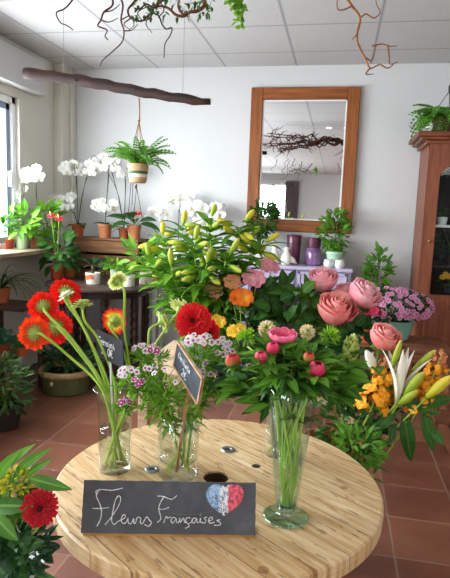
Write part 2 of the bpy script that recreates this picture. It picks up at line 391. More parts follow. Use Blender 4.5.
m = MB(); m.box((kx0+.026, ky1-.03, .70), (kx1-.026, ky1-.021, kz-.03)); m.box((kx0+.026, ky0+.06, .70), (kx0+.03, ky1-.03, kz-.03)); m.build('lining', M_in, cc, False)
m = MB(); m.box((kx0-.03, ky0-.0, kz), (kx1+.03, ky1, kz+.03), .006); m.box((kx0-.07, ky0-.03, kz+.03), (kx1+.07, ky1, kz+.05), .006); m.box((kx0-.10, ky0-.055, kz+.05), (kx1+.10, ky1, kz+.085), .006); m.build('cornice', M_cabx, cab, False)
m = MB(); m.box((kx0, ky0, 0), (kx1, ky0+.03, .12), .004); m.build('plinth', M_cabx, cab, False)
m = MB(); m.box((kx0, ky0, .12), (kx1, ky0+.03, .745), .003); pa = m.build('front_panel', M_cab, cab, False)
for i in range(2):
    a = kx0+.06+i*.47; m = MB(); m.box((a, ky0-.008, .19), (a+.41, ky0+.004, .69), .006); m.build('raised_panel', M_cab, pa, False)
# arched door: frame built as one mesh around an arch opening
ix0, ix1, iz0, zsp = kx0+.085, kx1-.085, .80, 1.66; rc = (ix1-ix0)/2; cxm = (ix0+ix1)/2; zt = kz-.06
def arch(k): a = pi - pi*k/24; return (cxm+rc*cos(a), zsp+(zt-zsp-.02)*sin(a))
inner = [(ix0, iz0)] + [arch(k) for k in range(25)] + [(ix1, iz0)]
outer = [(kx0, .745)] + [(kx0+(kx1-kx0)*min(1, max(0, (p_[0]-ix0)/(ix1-ix0))), kz) for p_ in inner[1:-1]] + [(kx1, .745)]
m = MB()
r1 = [m.vert((x, ky0, z)) for x, z in outer]; r2 = [m.vert((x, ky0, z)) for x, z in inner]; r3 = [m.vert((x, ky0+.03, z)) for x, z in inner]
m.grid([r2, r1]); m.grid([r3, r2]); m.face(r1[0], r1[-1], r2[-1], r2[0]); m.face(r2[0], r2[-1], r3[-1], r3[0])
dr = m.build('door', M_cab, cab, False)
m = MB(); m.face(*[m.vert((x, ky0+.02, z)) for x, z in inner]); m.build('pane', glassm('cabinet_glass', '#e9eeec', '#dfe6ea', .05, .3), dr, False)
m = MB(); m.ball((ix0-.035, ky0-.012, 1.2), .014); m.build('knob', plain('brass', '#a8823c', .3, metal=.8), dr)
for z in (1.32, 1.02): 
    m = MB(); m.box((kx0+.03, ky0+.05, z-.018), (kx1-.03, ky1-.03, z), .003); m.build('shelf', M_white if z > 1.2 else plain('shelf_dark', '#241410', .5), cab, False)

# ================================================================== LEFT: plank shelf, round table, plant stand
M_plank = woodm('old_planks', '#5b3a20', '#7a5230', '#94683f', 0, 3, .65); M_plank2 = woodm('old_planks_dark', '#4c2f1b', '#684324', '#7f5733', 0, 3, .65)
px0, px1, py0, py1, pz = -2.30, -1.645, 4.42, 4.70, 1.10
sh = thing('plank_shelf', 'rough brown plank crate shelf behind the round table carrying orchid pots', 'shelf', ((px0+px1)/2, 4.56, 0))
m = MB(); m.box((px0, py0, pz-.02), (px1, py1, pz), .004); m.build('top', M_plank, sh, False)
for i, (z0, z1) in enumerate(((.975, 1.078), (.845, .955), (.715, .825))):
    m = MB(); m.box((px0, py0-.002, z0), (px1, py0+.018, z1), .004); m.build('plank', M_plank if i != 1 else M_plank2, sh, False)
m = MB(); m.box((px0+.02, py0+.02, .7), (px1-.02, py1, .715)); m.box((px0+.02, py1-.02, .7), (px1-.02, py1, pz-.02)); m.build('back_board', plain('dark_wood_inside', '#2b1a10', .8), sh, False)
for x in (px0+.03, px1-.03):
    for y in (py0+.03, py1-.03):
        m = MB(); m.box((x-.022, y-.01, 0), (x+.022, y+.022, pz-.02), .003); m.build('leg', M_plank2, sh, False)
RT = A(105, 281, 4.0); RTZ = .785; RR = .45; RT.x = -1.76
rt = thing('round_side_table', 'dark round side table on twisted legs holding small potted plants', 'table', (RT.x, 4.0, 0))
M_rt = woodm('dark_walnut', '#241a18', '#3a2a26', '#57433d', 0, 3, .32)
m = MB(); m.lathe([(0, RTZ), (RR-.012, RTZ), (RR, RTZ-.008), (RR, RTZ-.022), (RR-.012, RTZ-.03), (0, RTZ-.03)], (RT.x, 4.0, 0), 48); m.build('top', M_rt, rt, 'auto')
m = MB(); m.lathe([(RR*.72, RTZ-.03), (RR*.72, RTZ-.09), (RR*.68, RTZ-.09), (RR*.68, RTZ-.03)], (RT.x, 4.0, 0), 40); m.build('apron', M_dark, rt, 'auto')
for i in range(8):
    a = pi/8 + 2*pi*i/8; x, y = RT.x+RR*.72*cos(a), 4.0+RR*.72*sin(a); m = MB(); prof = []
    for k in range(41):
        z = k/40*(RTZ-.09); prof.append((.018+.009*abs(sin(k*pi/4.2)) if 2 < k < 38 else .024, z))
    m.lathe(prof, (x, y, 0), 10); m.build('leg', M_dark, rt)
m = MB(); m.lathe([(RR*.76, .10), (RR*.76, .125), (RR*.66, .125), (RR*.66, .10)], (RT.x, 4.0, 0), 40); m.build('stretcher', M_dark, rt, 'auto')
# low two-level stand at the left
st = thing('plant_stand', 'low dark wooden stand with two boards, left of the round table', 'stand', (-2.28, 3.3, 0))
M_st = woodm('stand_wood', '#33201a', '#4a3027', '#5f4337', 0, 3, .45)
q1 = A(40, 304, 3.62); q2 = A(32, 350, 3.45)
m = MB(); m.box((-2.50, 3.40, q1.z-.025), (q1.x, 3.72, q1.z), .004); m.build('upper_board', M_st, st, False)
m = MB(); m.box((-2.50, 3.02, q2.z-.03), (q2.x-.02, 3.44, q2.z), .004); m.build('lower_board', M_st, st, False)
for x in (-2.47, q1.x-.03):
    m = MB(); m.box((x-.018, 3.66, 0), (x+.018, 3.70, q1.z-.025)); m.build('leg', M_st, st, False)
for x in (-2.47, q2.x-.05):
    m = MB(); m.box((x-.018, 3.06, 0), (x+.018, 3.10, q2.z-.03)); m.build('leg', M_st, st, False)

# ================================================================== RIGHT: plant bench and step
M_bn = woodm('bench_wood', '#5a3221', '#7a4a31', '#916142', 0, 3, .5)
bz = .505
bn = thing('plant_bench', 'low reddish brown wooden bench in front of the display cabinet', 'bench', (.45, 3.95, 0))
for i in range(3):
    m = MB(); m.box((.02, 3.72+i*.155, bz-.03), (.80, 3.865+i*.155, bz), .005); m.build('seat_plank', M_bn, bn, False)
for x in (.06, .74):
    for y in (3.76, 4.13):
        m = MB(); m.box((x-.025, y-.025, 0), (x+.025, y+.025, bz-.03), .003); m.build('leg', M_bn, bn, False)
m = MB(); m.box((.04, 3.74, bz-.10), (.78, 3.76, bz-.03), .003); m.build('apron', M_bn, bn, False)
sx0, sx1 = .69, 1.35
s2 = thing('step_stool', 'slatted wooden step standing on the tiles before the bench', 'stool', (1.0, 3.5, 0))
for i, z in enumerate((.40, .285, .20)):
    m = MB(); m.box((sx0-.03*i, 3.62-.09*i-.16, z-.03), (sx1, 3.62-.09*i+.02, z), .004); m.build('tread', M_bn, s2, False)
for x in (sx0+.05, sx1-.05):
    m = MB(); m.box((x-.02, 3.24, 0), (x+.02, 3.62, .17), .003); m.box((x-.02, 3.45, .17), (x+.02, 3.62, .37), .003); m.build('side_panel', M_bn, s2, False)

# ================================================================== CABLE REEL TABLE
TZ, TR_ = .62, .444; TC = V((-.281, 1.413, 0))
n = NT('reel_planks'); sp = n.n('ShaderNodeSeparateXYZ'); n.put(sp, '0', n.pos())
ca, sa = cos(radians(-36)), sin(radians(-36))
al = n.math('ADD', n.math('MULTIPLY', sp.outputs[0], ca), n.math('MULTIPLY', sp.outputs[1], sa))
ac = n.math('SUBTRACT', n.math('MULTIPLY', sp.outputs[1], ca), n.math('MULTIPLY', sp.outputs[0], sa))
pw = n.math('DIVIDE', n.math('ADD', ac, .013), .098); pid = n.math('FLOOR', pw)
wn = n.n('ShaderNodeTexWhiteNoise', noise_dimensions='1D'); n.put(wn, 'W', pid)
cb = n.n('ShaderNodeCombineXYZ'); n.put(cb, '0', n.math('ADD', n.math('MULTIPLY', al, 1.0), n.math('MULTIPLY', wn.outputs[0], 7))); n.put(cb, '1', n.math('MULTIPLY', ac, 13)); n.put(cb, '2', sp.outputs[2])
g1 = n.noise(5, 5, cb.outputs[0], .6)
cb2 = n.n('ShaderNodeCombineXYZ'); n.put(cb2, '0', n.math('ADD', n.math('MULTIPLY', al, 5), n.math('MULTIPLY', wn.outputs[0], 3))); n.put(cb2, '1', n.math('MULTIPLY', ac, 26)); 
g2 = n.noise(3, 3, cb2.outputs[0], .5)
wood = n.ramp(g1, [(.27, '#9b754c'), (.42, '#bd9a6b'), (.55, '#d0b48a'), (.75, '#e0cba8')])
wood = n.mix(n.math('MULTIPLY', n.math('GREATER_THAN', wn.outputs[0], .55), .25), wood, lin('#b88a52'))
wood = n.mix(n.math('MULTIPLY', n.math('GREATER_THAN', g2, .63), .6), wood, lin('#6d4a2d'))
vo = n.n('ShaderNodeTexVoronoi', Scale=5.2); n.put(vo, 'Vector', n.pos())
kn = n.math('LESS_THAN', vo.outputs['Distance'], .075); wood = n.mix(n.math('MULTIPLY', kn, .55), wood, lin('#7b4f2c'))
seam = n.math('GREATER_THAN', edge(pw), .486); wood = n.mix(n.math('MULTIPLY', seam, .75), wood, lin('#5f4127'))
p = n.bsdf(wood, .5, .4); n.put(p, 'Roughness', n.math('ADD', .36, n.math('MULTIPLY', g1, .25)))
n.put(p, 'Normal', n.bump(n.math('SUBTRACT', n.math('MULTIPLY', g1, .4), seam), .35, .004)); M_reel = n.end(p)
reel = thing('cable_reel_table', 'round table made from a wooden cable reel with pale planks', 'table', TC)
hx = Zp(216, 477, TZ); hr = .036
m = MB(); N = 96; rows = []
def ring(rf, z, c, ro): return [m.vert((c[0]+ro*cos(2*pi*k/N)*rf, c[1]+ro*sin(2*pi*k/N)*rf, z), 0) for k in range(N)]
rows = [ring(1, TZ-.045, hx, hr), ring(1, TZ-.001, hx, hr), ring(1, TZ, hx, hr+.003)]
rows += [ring(1, TZ, TC, TR_-.006), ring(1, TZ-.004, TC, TR_-.001), ring(1, TZ-.022, TC, TR_), ring(1, TZ-.0235, TC, TR_-.004), ring(1, TZ-.025, TC, TR_), ring(1, TZ-.041, TC, TR_-.001), ring(1, TZ-.045, TC, TR_-.006), ring(1, TZ-.045, hx, hr)]
m.grid(rows, True); top = m.build('table_top', M_reel, reel, 'auto')
m = MB(); m.lathe([(.17, .045), (.17, TZ-.045)], TC, 40); m.build('drum', woodm('drum_staves', '#7a5c3a', '#94724b', '#a98a60', 2, 3, .6), reel)
m = MB(); m.lathe([(0, 0), (TR_, 0), (TR_, .045), (0, .045)], TC, 64); m.build('base', plain('reel_base', '#a58558', .6), reel, 'auto')
m = MB(); m.lathe([(0, TZ-.06), (hr-.0006, TZ-.06), (hr-.0006, TZ-.006)], (hx.x, hx.y, 0), 32); m.build('hole_shade_liner', plain('hole_shade', '#3a2718', .8), reel)  # dark liner added so the hole looks shaded inside
M_zinc = plain('zinc', '#8d8f90', .35, .5, .15, 30, .8); M_hole = plain('bolt_hole', '#2a1c12', .8)
for i, (bx, by, r) in enumerate(((228, 450, .022), (152, 470, .021))):
    c = Zp(bx, by, TZ+.0005); m = MB(); m.lathe([(r*.45, .001), (r*.5, .004), (r*.95, .004), (r, 0)], c, 24); b = m.build('bolt_washer', M_zinc, reel)
    m = MB(); m.lathe([(0, .0015), (r*.5, .0015)], c, 20); m.build('bolt', plain('bolt_iron', '#4d4a48', .4, metal=.7), b)
for px, py, r in ((256, 466, .011), (181, 450, .008)):
    c = Zp(px, py, TZ+.0006); m = MB(); m.lathe([(0, 0.0006), (r, 0.0006), (r*1.15, 0)], c, 18); m.build('drilled_hole', M_hole, reel)
# second display table further back
q = A(135, 373, 2.45); bt = thing('display_table', 'pale timber display table behind the reel table, hidden under bouquets', 'table', (-.45, 2.75, 0))
M_pale = woodm('pale_timber', '#a5876b', '#bfa184', '#d2b89c', 0, 3, .6)
BZ = .59
for i in range(4):
    m = MB(); m.box((q.x, 2.43+i*.165, BZ-.03), (.16, 2.59+i*.165, BZ), .004); m.build('top_board', M_pale, bt, False)
m = MB(); m.box((q.x+.02, 2.45, BZ-.09), (.14, 2.47, BZ-.03), .003); m.build('apron', M_pale, bt, False)
for x in (q.x+.04, .11):
    for y in (2.48, 3.03):
        m = MB(); m.box((x-.025, y-.025, 0), (x+.025, y+.025, BZ-.03), .003); m.build('leg', M_pale, bt, False)

# ================================================================== SLATE SIGN
n = NT('slate'); f1 = n.noise(9, 5); f2 = n.noise(40, 4)
p = n.bsdf(n.ramp(n.math('ADD', n.math('MULTIPLY', f1, .7), n.math('MULTIPLY', f2, .3)), [(.3, '#34353a'), (.52, '#46484d'), (.75, '#63656b')]), .55, .45); n.put(p, 'Normal', n.bump(n.math('ADD', f1, n.math('MULTIPLY', f2, .4)), .25, .006)); M_slate = n.end(p)
n = NT('chalk'); p = n.bsdf(n.ramp(n.noise(160, 2), [(.3, '#b9babd'), (.6, '#e6e6e6')]), .95, .1); M_chalk = n.end(p)
def chalk(name, a, b):
    n = NT(name); return n.end(n.bsdf(n.ramp(n.noise(120, 3, None, .7), [(.36, '#4a4c54'), (.46, a), (.62, b)]), .95, .1))
BL, BR = Zp(80.8, 533, TZ+.006), Zp(255.2, 535.5, TZ+.006)
eu = (BR-BL); Wd = eu.length; eu.normalize(); back = UP.cross(eu).normalized()   # back = away from camera
tv = (UP*cos(radians(17)) + back*sin(radians(17))).normalized(); tn = eu.cross(tv).normalized()  # faces the camera
def onplane(px, py, P, nn):
    d = ray(px, py); return CAM + d*((P-CAM).dot(nn)/d.dot(nn))
Hs = ((onplane(84.7, 478.8, BL, tn)-BL).dot(tv) + (onplane(256.7, 484.7, BL, tn)-BL).dot(tv))/2
slate = thing('slate_sign', 'long slate sign chalked in cursive with a tricolour heart, propped on the reel table', 'sign', (BL+BR)/2)
m = MB(); nx, nz = 30, 9; rows = []
for j in range(nz+1):
    row = []
    for i in range(nx+1):
        e_ = (.0004*sin(i*3.1+j)+.0004*sin(i*1.3)) if j in (0, nz) else 0; e2 = (.0005*sin(j*2.7)) if i in (0, nx) else 0
        row.append(m.vert(BL + eu*(Wd*i/nx+e2) + tv*(Hs*j/nz+e_)))
    rows.append(row)
m.grid(rows); rows2 = [[m.vert(m.v[k]-tn*.007) for k in r] for r in rows]; m.grid(rows2, flip=True)
bnd = [r[0] for r in rows] + rows[-1][1:] + [r[-1] for r in rows[::-1]][1:] + rows[0][::-1][1:-1]
bnd2 = [r[0] for r in rows2] + rows2[-1][1:] + [r[-1] for r in rows2[::-1]][1:] + rows2[0][::-1][1:-1]
for i in range(len(bnd)): j = (i+1) % len(bnd); m.face(bnd[i], bnd[j], bnd2[j], bnd2[i])
m.build('slate_panel', M_slate, slate, 'auto')
m = MB(); m.slab(BL - UP*.006 + eu*.004 + back*.001, eu*(Wd-.008), back*.05, UP*.006); m.slab(BL + eu*.05 + back*(.0095) , eu*(Wd-.1), back*.025, UP*.02); m.build('foot', woodm('sign_foot', '#8a5f33', '#a5763f', '#b98b52', 0, 3), slate, False)
def on_slate(px, py, lift=.0012): return onplane(px, py, BL+tn*lift, tn)
def chalk_line(m, pts, r=.0011, n=14):
    q = [on_slate(*p) for p in pts]; m.tube(bez(q, max(6, n*(len(pts)-1)//2)), [r*U_(.75, 1.15) for _ in range(400)][:len(bez(q, max(6, n*(len(pts)-1)//2)))], 5)
z1 = lambda L: [(80+x/5.625, 476+y/5.625) for x, y in L]; z2 = lambda L: [(150+x/4.09, 476+y/4.09) for x, y in L]
m = MB()
for L in ([(95,104),(90,86),(120,76),(180,80),(240,68)], [(106,80),(92,110),(108,150),(121,190),(116,240),(95,282)], [(72,182),(110,183),(162,178)],
          [(140,275),(185,220),(223,155),(228,122),(215,112),(198,140),(185,200),(178,250),(192,272),(215,255),(245,240),(257,226),(246,217),(233,235),(236,262),(255,265),(270,240)],
          [(270,236),(272,262),(287,268),(302,240),(303,262),(312,264),(321,236),(331,232),(342,238),(339,262),(352,266),(375,230),(390,248),(402,262),(386,282),(362,272)]): chalk_line(m, z1(L))
for L in ([(30,82),(55,84),(88,95),(110,80)], [(56,86),(42,110),(36,134),(42,160),(44,176),(30,190)], [(36,134),(52,137),(78,128)], [(56,192),(66,166),(72,172),(86,166)],
          [(106,172),(92,170),(86,184),(95,192),(107,174),(109,190),(118,188),(122,172),(124,190),(137,172),(142,190),(150,186)],
          [(166,172),(152,171),(146,184),(155,194),(170,188),(176,174),(188,172)], [(155,194),(160,205),(144,214)], [(188,172),(176,174),(171,186),(181,192),(191,174),(193,190),(202,188),(206,172),(208,190),(216,188)], [(205,158),(207,160)],
          [(233,168),(222,172),(229,182),(222,193),(211,190)], [(238,186),(256,177),(251,168),(240,178),(245,193),(264,189)], [(287,179),(273,182),(288,191),(284,201),(262,202)]): chalk_line(m, z2(L), .001)
m.build('lettering', M_chalk, slate)
m = MB(); chalk_line(m, z2([(75,152),(150,158),(220,152),(255,142),(266,122)]), .0005); m.build('ribbon_line', plain('chalk_grey', '#6f747d', .95, .1), slate)
def in_heart(x, y):   # x,y in -1..1 box, y up
    X, Y = x*1.14, y*1.10+.12; return (X*X+Y*Y-1)**3 - X*X*Y**3*1.0 <= 0
hp = [MB(), MB(), MB()]; G = 46
for i in range(G):
    for j in range(G):
        xs = [-1+2*(i+a)/G for a in (0, 1)]; ys = [-1+2*(j+a)/G for a in (0, 1)]
        xc, yc = (xs[0]+xs[1])/2, (ys[0]+ys[1])/2
        if not in_heart(xc, yc): continue
        k = 0 if xc < -.26+.03*sin(yc*9) else (1 if xc < .2+.03*sin(yc*7) else 2)
        if k == 1 and yc < -.2 and random.random() < .25: continue
        q = [on_slate(150+(305+x*76+ (3*y))/4.09, 476+(98-y*64)/4.09, .0008) for x, y in ((xs[0], ys[0]), (xs[1], ys[0]), (xs[1], ys[1]), (xs[0], ys[1]))]
        hp[k].face(*[hp[k].vert(v) for v in q])
for k, (nm, a, b) in enumerate((('blue_heart_third', '#7f9fc2', '#a8c3de'), ('white_heart_third', '#b9bdc6', '#e3e5ea'), ('red_heart_third', '#c94a5c', '#e0707c'))): hp[k].build(nm, chalk('chalk_'+nm, a, b), slate, False)

# ================================================================== PRICE SIGNS
GL = {'G': [[(.9,.8),(.6,1),(.2,.8),(.05,.4),(.3,.05),(.7,.1),(.85,.45),(.5,.45)]], 'e': [[(.05,.3),(.7,.35),(.6,.58),(.25,.55),(.1,.25),(.35,0),(.8,.12)]], 'r': [[(.1,.55),(.15,0)],[(.15,.35),(.4,.55),(.7,.5)]],
      'm': [[(.05,.55),(.08,0)],[(.08,.4),(.3,.55),(.42,.4),(.43,0)],[(.43,.4),(.65,.55),(.8,.4),(.82,0)]], 'i': [[(.3,.55),(.33,.05),(.5,0)],[(.3,.75),(.31,.78)]], 'n': [[(.1,.55),(.12,0)],[(.12,.4),(.4,.57),(.6,.4),(.62,0)]],
      'O': [[(.5,1),(.1,.7),(.1,.3),(.5,0),(.9,.3),(.9,.7),(.5,1)]], 'l': [[(.3,1),(.3,.1),(.5,0)]], 't': [[(.35,.9),(.35,.1),(.6,0)],[(.1,.6),(.65,.6)]], 's': [[(.7,.5),(.3,.55),(.2,.38),(.6,.25),(.55,.03),(.1,.05)]],
      '2': [[(.1,.75),(.4,1),(.7,.8),(.5,.4),(.1,0),(.8,.03)]], '3': [[(.1,.9),(.5,1),(.65,.75),(.3,.52),(.7,.35),(.55,.02),(.1,.08)]], '0': [[(.4,1),(.1,.6),(.2,.1),(.5,0),(.75,.4),(.7,.85),(.4,1)]], ',': [[(.3,.1),(.15,-.15)]],
      '€': [[(.85,.9),(.5,1),(.2,.6),(.25,.2),(.6,0),(.9,.12)],[(.02,.6),(.65,.6)],[(.02,.4),(.6,.4)]]}
GWID = {'i': .55, 'l': .55, ',': .4, 'm': 1.0, 'G': 1.0, 'O': 1.05, '€': 1.0, 't': .7, 'r': .75}
def write(m, o, ex, ey, en, text, h, r):
    x = 0.0
    for c in text:
        for st_ in GL.get(c, []):
            pts = [o + ex*((x+a*.78)*h) + ey*(b*h) + en*.0006 for a, b in st_]; m.tube(bez(pts, 4*len(pts)), r, 4)
        x += GWID.get(c, .82)*.82
    return x*h
def twidth(text, h): return sum(GWID.get(c, .82)*.82 for c in text)*h
def card(px_tl, px_tr, px_bl, ytl, ytr, thick):
    P0, P1 = A(*px_tl, ytl), A(*px_tr, ytr); e = (P1-P0); W_ = e.length; e.normalize(); d = ray(*px_bl); d = d/d.y
    y = ((P0-CAM).dot(e))/d.dot(e); P2 = CAM + d*y; v = P0-P2; Hh = v.length; v.normalize(); nn = e.cross(v).normalized()
    return P0, e, v, nn, W_, Hh
def price_sign(name, label, tl_, tr_, bl_, ytl, ytr, lines, frame, stickmat, stick_px, foot, toff):
    P0, e, v, nn, W_, Hh = card(tl_, tr_, bl_, ytl, ytr, .003)
    t = thing(name, label, 'sign', foot); P2 = P0 - v*Hh
    bk = plain('sign_black', '#2d2f36', .6, .35, .15, 30) if not frame else plain('sign_grey_black', '#474e57', .65, .3, .15, 30)
    m = MB(); m.slab(P2-nn*.003, e*W_, v*Hh, nn*.003); m.build('board', bk, t, False)
    if frame:
        m = MB(); w = frame
        for a, b, c, d_ in ((0, W_, 0, w), (0, W_, Hh-w, Hh), (0, w, 0, Hh), (W_-w, W_, 0, Hh)): m.slab(P2 + e*a + v*c - nn*.005, e*(b-a), v*(d_-c), nn*.0075)
        m.build('frame', woodm('sign_frame', '#b98f6c', '#d0a884', '#e0bd9c', 0, 3), t, False)
    m = MB()
    for text, h, fxx, fyy in lines: write(m, P2 + e*(W_*fxx) + v*(Hh*fyy), e, v, nn, text, h, h*.075)
    m.build('lettering', M_chalk, t)
    s0 = onplane(*stick_px, P0-nn*.006, nn); m = MB(); m.tube([s0 + v*.02, s0, foot], toff, 8); m.build('stick', stickmat, t)
    return t
VZ = TZ + .001
f1_ = Zp(113, 462, TZ+.012)

# ================================================================== VASES ON THE REEL
M_gl = glassm('vase_glass', '#fbfefc', '#ffffff', .10, .65, '#b5c9c0'); M_gl2 = glassm('vase_glass_green', '#f6fdf9', '#f4fff9', .10, .7, '#9fc0b0')
M_water = glassm('water', '#fbfefa', '#ffffff', .03, .2)
M_glbase = glassm('glass_base', '#e3f2e9', '#eefaf3', .2, .5, '#a9cdbb')
def vase(label, c, outer, thick, water_z, gm, base_h=.012):
    """outer: profile (r, z) from the foot up; inner wall, rim and a water body follow"""
    t = thing('glass_vase', label, 'vase', c); rz_ = outer[-1][1]
    inn = [(max(.004, r-thick), z) for r, z in outer if z > base_h]
    m = MB(); m.lathe([(0, 0)] + outer + [(outer[-1][0]-thick*.5, rz_+thick*.5)] + inn[::-1] + [(0, base_h)], c, 40); m.build('body', gm, t)
    w = [(0, base_h+.001)] + [(r-thick-.0006, z) for r, z in outer if base_h < z < water_z]; w.append((w[-1][0], water_z)); w.append((0, water_z))
    m = MB(); m.lathe(w, c, 32); m.build('water', M_water, t); return t
C1, C2, C3, C4 = V((-.577, 1.385, VZ)), V((-.395, 1.400, VZ)), V((-.081, 1.262, VZ)), V((-.142, 1.61, VZ))
vase('clear flared cylinder vase of gerbera stems, standing by the table edge', C1, [(.043, 0), (.045, .004), (.0455, .02), (.0455, .10), (.046, .17), (.049, .21), (.055, .228), (.061, .237)], .003, .125, M_gl)
vase('short clear cylinder vase holding dianthus and a wooden framed price sign', C2, [(.052, 0), (.055, .004), (.056, .05), (.056, .175)], .003, .06, M_gl)
vase('tall footed conical vase of greenish glass holding peony buds', C3, [(.054, 0), (.056, .002), (.052, .005), (.024, .010), (.019, .020), (.027, .032), (.034, .10), (.045, .20), (.055, .28), (.0625, .330)], .0025, .19, M_gl2, .028)
m = MB(); m.lathe([(.0, .028), (.021, .028), (.0185, .021), (.023, .0105), (.052, .0056), (.0572, .003), (.055, .0005)], C3, 40); m.build('foot', M_glbase, [o for o in COL.objects if o.name.startswith('glass_vase')][-1])
vase('clear straight glass vase standing behind the footed vase of peony buds', C4, [(.036, 0), (.038, .004), (.039, .05), (.039, .17)], .003, .08, M_gl)

# ================================================================== FLOWER PARTS
M_stem = leafm('stem_green', '#86ad3c', '#bfdc66', None, .4, .25); M_stemd = leafm('stem_dark', '#37601d', '#5d8a2f', None, .45, .1); M_stemp = leafm('stem_pale', '#8fae45', '#c3d873', None, .4, .25)
M_leaf = leafm('leaf_mid', '#2b5a14', '#5f962a', '#7fae45'); M_leafd = leafm('leaf_dark', '#183a12', '#376423', '#4f7f38'); M_leafb = leafm('leaf_bright', '#2f6c12', '#78ae2e', '#8fbe48', trans=.28)
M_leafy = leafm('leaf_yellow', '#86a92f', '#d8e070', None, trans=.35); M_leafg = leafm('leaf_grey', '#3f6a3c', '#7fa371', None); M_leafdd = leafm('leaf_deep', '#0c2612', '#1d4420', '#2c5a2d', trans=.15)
M_gred = petalm('gerbera_red', [(0, '#e2541c'), (.35, '#d92a14'), (1, '#d81413')]); M_gorg = petalm('gerbera_orange', [(0, '#f0a03a'), (.3, '#e8551c'), (1, '#dd3110')])
M_gcrim = petalm('gerbera_crimson', [(0, '#8f0610'), (.5, '#c40a14'), (1, '#d9121a')]); M_gwhite = petalm('gerbera_cream', [(0, '#c9d67a'), (.5, '#f1f0cf'), (1, '#f8f7e6')]); M_ggreen = petalm('gerbera_green', [(0, '#93b53a'), (.5, '#cfdc7c'), (1, '#e6eaa8')])
M_gyr = petalm('gerbera_yellow_red', [(0, '#c4cf38'), (.5, '#f0d83a'), (.66, '#ee7d1f'), (.85, '#dd2a14'), (1, '#d01a12')])
M_calyx = leafm('calyx', '#6b8a3a', '#a9bf62', None, .5, .1); M_disc_d = plain('disc_dark', '#4a0a12', .8, .2, .3, 200); M_disc_y = plain('disc_yellow', '#c8b53a', .8, .2, .3, 200)
def flowerthing(name, label, foot, group): return thing(name, label, 'flower', foot, group)
def gerbera(label, P, nrm, R, pm, path, discm, group, cup=.25, sr=.0042, ring=3, np_=26, stemm=None, puffy=0.0, name='gerbera'):
    """P: head centre; nrm: where the face looks; path: stem points from the head back down to the foot"""
    R *= 1.2; nrm = V(nrm).normalized(); t = flowerthing(name, label, path[-1], group); a = nrm.orthogonal().normalized(); b = nrm.cross(a); m = MB()
    for k in range(ring):
        n_ = np_ - k*4; L = R*(1-.22*k); tilt = cup*(.25+.9*k) + puffy*k
        for i in range(n_):
            th = 2*pi*(i+.5*k+U_(-.15, .15))/n_; d = a*cos(th)+b*sin(th); tt = tilt*U_(.7, 1.3)
            m.leaf(P + d*R*.10 + nrm*(.0015*k), d*cos(tt)+nrm*sin(tt), nrm*cos(tt)-d*sin(tt), L*U_(.9, 1.0)-R*.1, L*.27, .35*U_(.3, 1.3), .3, 4, 'petal')
    m.build('petals', pm, t)
    m = MB()
    for k in range(70):
        r = R*.30*sqrt(k/70); th = k*2.4; m.ball(P + (a*cos(th)+b*sin(th))*r + nrm*(R*.10*(1-(r/(R*.32))**2)+R*.03), R*.045, 5, 3)
    m.build('disc', discm, t)
    m = MB(); m.lathe([(R*.07, -R*.38), (R*.20, -R*.26), (R*.30, -R*.10), (R*.34, R*.0)], P, 14, nrm)
    for i in range(16):
        th = 2*pi*i/16; d = a*cos(th)+b*sin(th); m.leaf(P + d*R*.26 - nrm*R*.10, d*.8-nrm*.1+nrm*.3, nrm*-1, R*.28, R*.1, .2, .1, 2, 'lance')
    m.build('calyx', M_calyx, t)
    m = MB(); m.tube(bez([P - nrm*R*.22] + list(path), 30), sr, 7); m.build('stem', stemm or M_stem, t)
    return t
def v1(px, py, y): return A(px, py, y)
def foot_in(c, r, a, z=.014): return V((c.x + r*cos(a), c.y + r*sin(a), c.z + z))
rim1 = lambda a, f=.8: V((C1.x + .053*f*cos(a), C1.y + .053*f*sin(a), C1.z+.232))
def gpath(P, nrm, ra, fa, bow=.04, rf=.8):
    rim = rim1(ra, rf); foot = foot_in(C1, .03, fa); x = V((C1.x+U_(-.006, .006), C1.y+U_(-.008, .008), C1.z+.085+U_(-.01, .012)))
    return [P - V(nrm).normalized()*.035 + (rim-P)*.05, P.lerp(rim, .5) + V((0, 0, bow*.4)), rim, x, foot]
GG = 'gerberas in the flared glass vase'
LB = cvec(-.62, .12, .75)
